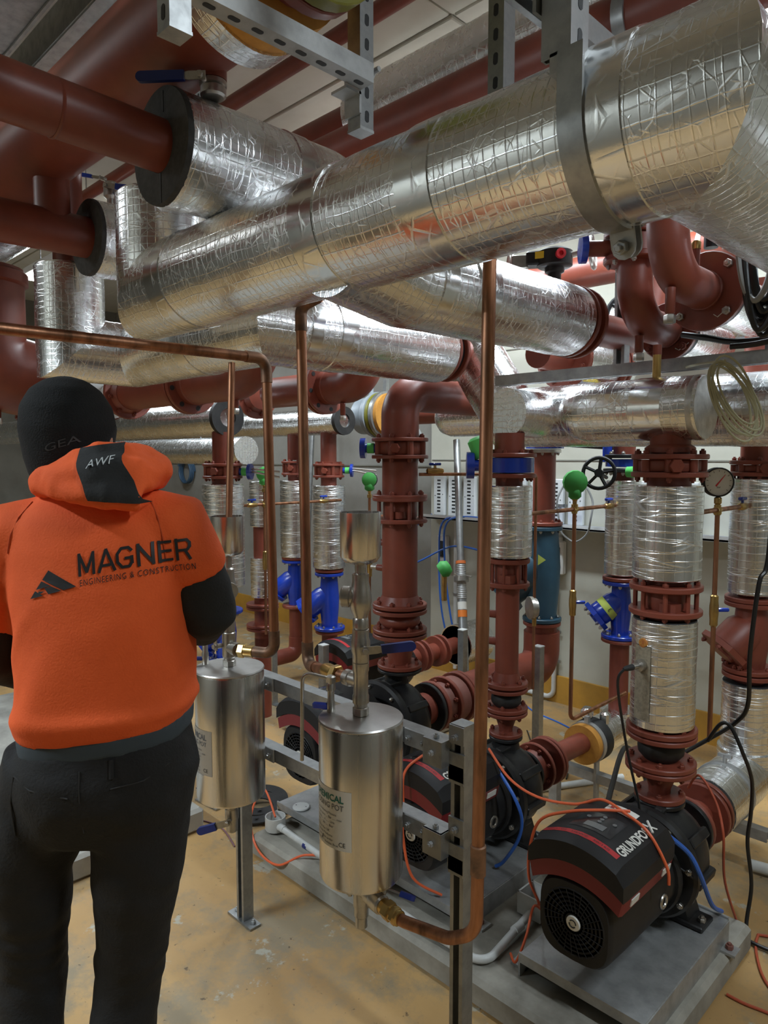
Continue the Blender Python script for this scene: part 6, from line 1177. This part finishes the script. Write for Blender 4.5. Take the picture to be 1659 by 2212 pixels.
def hf(p, n_):
    w1 = math.sin((p.x * .8 - p.z * .6) * 42 + 4 * noise.noise(p * 5)) * .5 + .5
    k = max(0, min(1, (1.36 - p.z) / .18)) * max(0, min(1, (p.z - 1.07) / .04)); low = max(0, min(1, (.12 - p.x) / .2))
    k2 = max(0, 1 - abs(p.z - 1.11) / .05)
    return .0095 * k * (w1 ** 2) * (.25 + .75 * low) * (.4 + .9 * max(0, noise.noise(p * 4 + V((3, 1, 2))) + .35)) + .008 * k2 * math.exp(-((p.z - 1.10 - p.x * .09) / .016) ** 2) + .004 * noise.noise(p * 9)
displace(ho, hf); HOOD = pobj('hoodie', ho, ORF, person)
bvh = BVHTree.FromPolygons([v.co.copy() for v in ho.vertices], [list(p.vertices) for p in ho.polygons])
def onback(x, z, e=.0025):
    h = bvh.ray_cast(V((x, -1, z)), V((0, 1, 0)))
    return (h[0] + h[1] * e) if h[0] else V((x, -.15, z))
# dark lower sleeves
for sx in (1, -1):
    A = [V(p) for p in ARM[sx]]; g = G()
    tube(g, [A[1].lerp(A[2], -.15 if sx > 0 else .45), A[2], A[3], A[4].lerp(A[3], .12)], [.064, .064, .05, .04]) if sx > 0 else tube(g, [A[1].lerp(A[2], .45), A[2], A[3], A[4].lerp(A[3], .12)], [.064, .062, .052, .04])
    sl = voxel(g, .008, 8, 'sleeve'); displace(sl, lambda p, n_: .005 * noise.noise(V((p.x * 8, p.y * 8, p.z * 30))) + .003 * noise.noise(p * 22)); pobj('sleeve', sl, DKF, person, 'charcoal lower sleeve')
# raglan seams
for pts in ([(-.115, 1.53), (-.132, 1.50), (-.145, 1.465), (-.152, 1.43)], [(.125, 1.532), (.145, 1.50), (.155, 1.46), (.160, 1.42)]):
    part('seam', G().sweep([onback(x, z, .001) for x, z in pts], .0016, 5), mat('seam_thread', rgb('#b5451c'), .9), HOOD)
# folded hood lying on the back, with charcoal centre panel
g = G()
g.sweep([(-.095, .07, 1.558), (-.106, .0, 1.565), (-.084, -.062, 1.57), (-.025, -.104, 1.574), (.045, -.112, 1.578), (.100, -.08, 1.584), (.118, -.01, 1.59), (.10, .07, 1.585)], [.028, .032, .034, .036, .040, .042, .038, .03], 16)
g.sweep([(-.065, -.05, 1.585), (-.015, -.078, 1.61), (.035, -.085, 1.628), (.075, -.055, 1.630), (.095, .0, 1.618), (.09, .05, 1.605)], [.022, .025, .027, .029, .029, .025], 14)
g.sweep([(-.045, -.108, 1.56), (.015, -.126, 1.556), (.07, -.130, 1.545), (.12, -.100, 1.538)], [.022, .027, .030, .028], 14)
hd = voxel(g, .0075, 8, 'hood'); displace(hd, lambda p, n_: .007 * noise.noise(V((p.x * 16 + p.z * 14, p.y * 10, p.z * 22))) + .003 * noise.noise(p * 45)); HD = pobj('hood', hd, ORF, HOOD)
bh = BVHTree.FromPolygons([v.co.copy() for v in hd.vertices], [list(p.vertices) for p in hd.polygons])
def onhd(x, z, e=.003):
    for zz in (z, z - .006, z + .006, z - .014, z + .014):
        h = bh.ray_cast(V((x, -1, zz)), V((0, 1, 0)))
        if h[0] and h[0].y < .02: return V((x, h[0].y, z)) + h[1] * e if abs(zz - z) > 1e-6 else h[0] + h[1] * e
    return V((x, -.06, z))
LEFTE = [(.004, 1.636), (.012, 1.605), (.026, 1.575), (.040, 1.540)]; RIGHTE = [(.078, 1.648), (.090, 1.612), (.112, 1.578), (.130, 1.532)]
vs = []; fs = []; n, m = 14, 16
def lerp_edge(E, t_): k = min(int(t_ * 3), 2); f = t_ * 3 - k; return (E[k][0] * (1 - f) + E[k + 1][0] * f, E[k][1] * (1 - f) + E[k + 1][1] * f)
for j in range(m + 1):
    l, r_ = lerp_edge(LEFTE, j / m), lerp_edge(RIGHTE, j / m)
    for i in range(n + 1): vs.append(onhd(l[0] + (r_[0] - l[0]) * i / n, l[1] + (r_[1] - l[1]) * i / n))
for j in range(m):
    for i in range(n): k = j * (n + 1) + i; fs.append([k, k + 1, k + n + 2, k + n + 1])
HP = part('hood_panel', G().add(vs, fs), DKF, HOOD, 80, 'charcoal hood panel')
part('hood_logo', textg('AWF', .019, lambda u, v: onhd(.056 + u, 1.602 + v + u * .25, .006), align='C', width=.042), mat('silver_print', rgb('#b9bdbd'), .6), HP)
# back print
def bk(x0, z0, rot=.13): 
    c_, s_ = math.cos(rot), math.sin(rot); return lambda u, v: onback(x0 + u * c_ - v * s_, z0 + u * s_ + v * c_)
def bend_text(x0, z0, w_): return lambda u, v: onback(x0 + u, z0 + v + u * .155 - .20 * (u / w_) ** 2 * w_ * .22)
LET = {'M': [((.07, 0), (.07, 1)), ((.07, .97), (.55, .12)), ((.55, .12), (1.03, .97)), ((1.03, 1), (1.03, 0))], 'A': [((.02, 0), (.55, 1)), ((.55, 1), (1.08, 0)), ((.25, .28), (.85, .28))],
       'G': [((1.0, .78), (.8, .93)), ((.8, .93), (.35, .93)), ((.35, .93), (.07, .68)), ((.07, .68), (.07, .32)), ((.07, .32), (.35, .07)), ((.35, .07), (.82, .07)), ((.82, .07), (1.0, .25)), ((1.0, .2), (1.0, .52)), ((1.03, .46), (.58, .46))],
       'N': [((.07, 0), (.07, 1)), ((.07, .95), (.95, .05)), ((.95, 0), (.95, 1))], 'E': [((.07, 0), (.07, 1)), ((.0, .93), (.9, .93)), ((.07, .5), (.85, .5)), ((.0, .07), (.9, .07))],
       'R': [((.07, 0), (.07, 1)), ((.0, .93), (.75, .93)), ((.75, .93), (.92, .78)), ((.92, .78), (.92, .6)), ((.92, .6), (.75, .45)), ((.75, .45), (.07, .45)), ((.6, .45), (.93, 0))]}
xo = 0; hh = .043; hx = .0275; th = .0028
for ch in 'MAGNER':
    g = G()
    for (ax_, ay_), (bx_, by_) in LET[ch]:
        a_ = V((ax_ * hx, ay_ * hh, 0)); b_ = V((bx_ * hx, by_ * hh, 0)); d_ = (b_ - a_).normalized(); n_ = V((-d_.y, d_.x, 0)) * th; N_ = 5; vs = []
        a_ -= d_ * .0012; b_ += d_ * .0012
        for k in range(N_ + 1):
            p_ = a_.lerp(b_, k / N_)
            for q_ in (p_ - n_, p_ + n_): u, v = xo + q_.x, q_.y; vs.append(onback(.008 + u * .985 - v * .09, 1.392 + v * .96 + u * .19 - u * u * .3))
        g.add(vs, [[2 * k, 2 * k + 2, 2 * k + 3, 2 * k + 1] for k in range(N_)])
    part('print_lettering', g, INK, HOOD); xo += hx * {'M': 1.1, 'A': 1.1, 'G': 1.08, 'N': 1.02, 'E': .92, 'R': 1.}[ch] + .0072 - (.004 if ch in 'A' else 0)
part('print_lettering', textg('ENGINEERING & CONSTRUCTION', .017, lambda u, v: onback(.011 + u * .985 - v * .08, 1.373 + v + u * .18 - u * u * .3), width=.208, space=1.25), INK, HOOD)
def tri(pts): return [(-.088 + p[0] * .092 + p[1] * .036, 1.347 + p[0] * .026 + p[1] * .056) for p in pts]
def poly_on(pts, sub=6):
    P = tri(pts); c_ = (sum(p[0] for p in P) / len(P), sum(p[1] for p in P) / len(P)); vs = [onback(*c_)]; n = len(P); fs = []
    ed = []
    for i in range(n):
        for k in range(sub): f = k / sub; ed.append((P[i][0] * (1 - f) + P[(i + 1) % n][0] * f, P[i][1] * (1 - f) + P[(i + 1) % n][1] * f))
    vs += [onback(*p) for p in ed]
    return G().add(vs, [[0, 1 + i, 1 + (i + 1) % len(ed)] for i in range(len(ed))])
for P in ([(0, 1.), (1., 0), (.74, 0), (0, .67)], [(0, .62), (.34, .32), (0, .32)], [(.20, .30), (.35, .30), (.70, 0), (.42, 0)], [(.10, .22), (.27, .17), (.16, .07)], [(0, .28), (.30, 0), (0, 0)]): part('print_emblem', poly_on(P), INK, HOOD)
# tee hem, jeans, boots, beanie
g = G(); rings(g, [(.002, .003, 1.022, .174, .140, .11), (.002, .003, 1.07, .178, .144, .11)], 40, 2.5); pobj('undershirt_hem', voxel(g, .008, 4, 'undershirt_hem'), TEE, person, 'slate grey shirt hem')
g = G(); rings(g, [(.0, .0, 1.045, .169, .136, .10), (.0, -.008, .98, .180, .144, .05), (.0, -.010, .92, .182, .138, 0), (-.006, -.004, .87, .180, .125, 0), (-.012, .0, .82, .165, .105, 0)], 40, 2.6)
for sx in (1, -1):
    L = [V(p) for p in LEG[sx]]; tube(g, [L[0] + V((0, -.005, 0)), L[1] + V((0, -.005, .04)), L[1].lerp(L[2], .5), L[2] + V((0, 0, .0)), L[3], L[4] - UP * .03], [.112, .098, .08, .074, .072, .074], 24)
je = voxel(g, .0085, 22, 'jeans')
def jf(p, n_): k = math.exp(-((p.z - .60) / .13) ** 2) + .5 * math.exp(-((p.z - .2) / .15) ** 2); return .0055 * k * math.sin(p.z * 95 + p.x * 18 + 14 * noise.noise(p * 4)) * max(0, noise.noise(p * 6) + .3) + .006 * noise.noise(p * 9) + .003 * noise.noise(p * 24)
displace(je, jf); JE = pobj('jeans', je, JEAN, person)
bj = BVHTree.FromPolygons([v.co.copy() for v in je.vertices], [list(p.vertices) for p in je.polygons])
def onj(x, z): h = bj.ray_cast(V((x, -1, z)), V((0, 1, 0))); return (h[0] + h[1] * .001) if h[0] else V((x, -.1, z))
for pts in ([(-.145, .985), (-.10, .97), (-.02, .96)], [(-.145, .985), (-.155, .93), (-.15, .86)], [(.06, .975), (.12, .985), (.16, 1.005)], [(0.0, 1.01), (.002, .96), (.0, .88)]): part('stitching', G().sweep([onj(*p) for p in pts], .0016, 5), mat('denim_stitch', rgb('#2c2b2a'), .9), JE)
part('belt_loop', G().sweep([onj(.06, 1.03), onj(.062, .995)], .005, 6), JEAN, JE)
for sx in (1, -1):
    L = V(LEG[sx][4]); gg = G(); gg.sweep([L + V((0, -.03, -.01)), L + V((0, -.02, -.045)), L + V((0, .06, -.052)), L + V((0, .16, -.06))], [.045, .045, .045, .03], 16)
    bm_ = voxel(gg, .01, 4, 'boot'); 
    for v in bm_.vertices: v.co.z = max(v.co.z, .004)
    pobj('boot', bm_, SOLE, person)
g = G(); rings(g, [(HC.x + .004, HC.y - .012, HC.z - .095, .070, .090, .12), (HC.x + .002, HC.y - .004, HC.z - .055, .083, .104, .08), (HC.x, HC.y, HC.z + .0, .092, .112, 0), (HC.x - .002, HC.y, HC.z + .045, .086, .104, 0), (HC.x - .003, HC.y, HC.z + .08, .066, .082, 0), (HC.x - .003, HC.y, HC.z + .10, .040, .05, 0), (HC.x - .003, HC.y, HC.z + .108, .014, .018, 0)], 36, 2.1)
BE = pobj('beanie', voxel(g, .0065, 5, 'beanie'), KNIT, person)
bb = BVHTree.FromPolygons([v.co.copy() for v in BE.data.vertices], [list(p.vertices) for p in BE.data.polygons])
def onb(x, z): h = bb.ray_cast(V((x, -1, z)), V((0, 1, 0))); return (h[0] + h[1] * .0015) if h[0] else V((x, -.1, z))
part('beanie_logo', textg('GEA', .03, lambda u, v: onb(HC.x + .0 + u, HC.z - .050 + v * .7 + u * .35), align='L', width=.06), mat('dark_grey_print', rgb('#3a3c3c'), .8), BE)
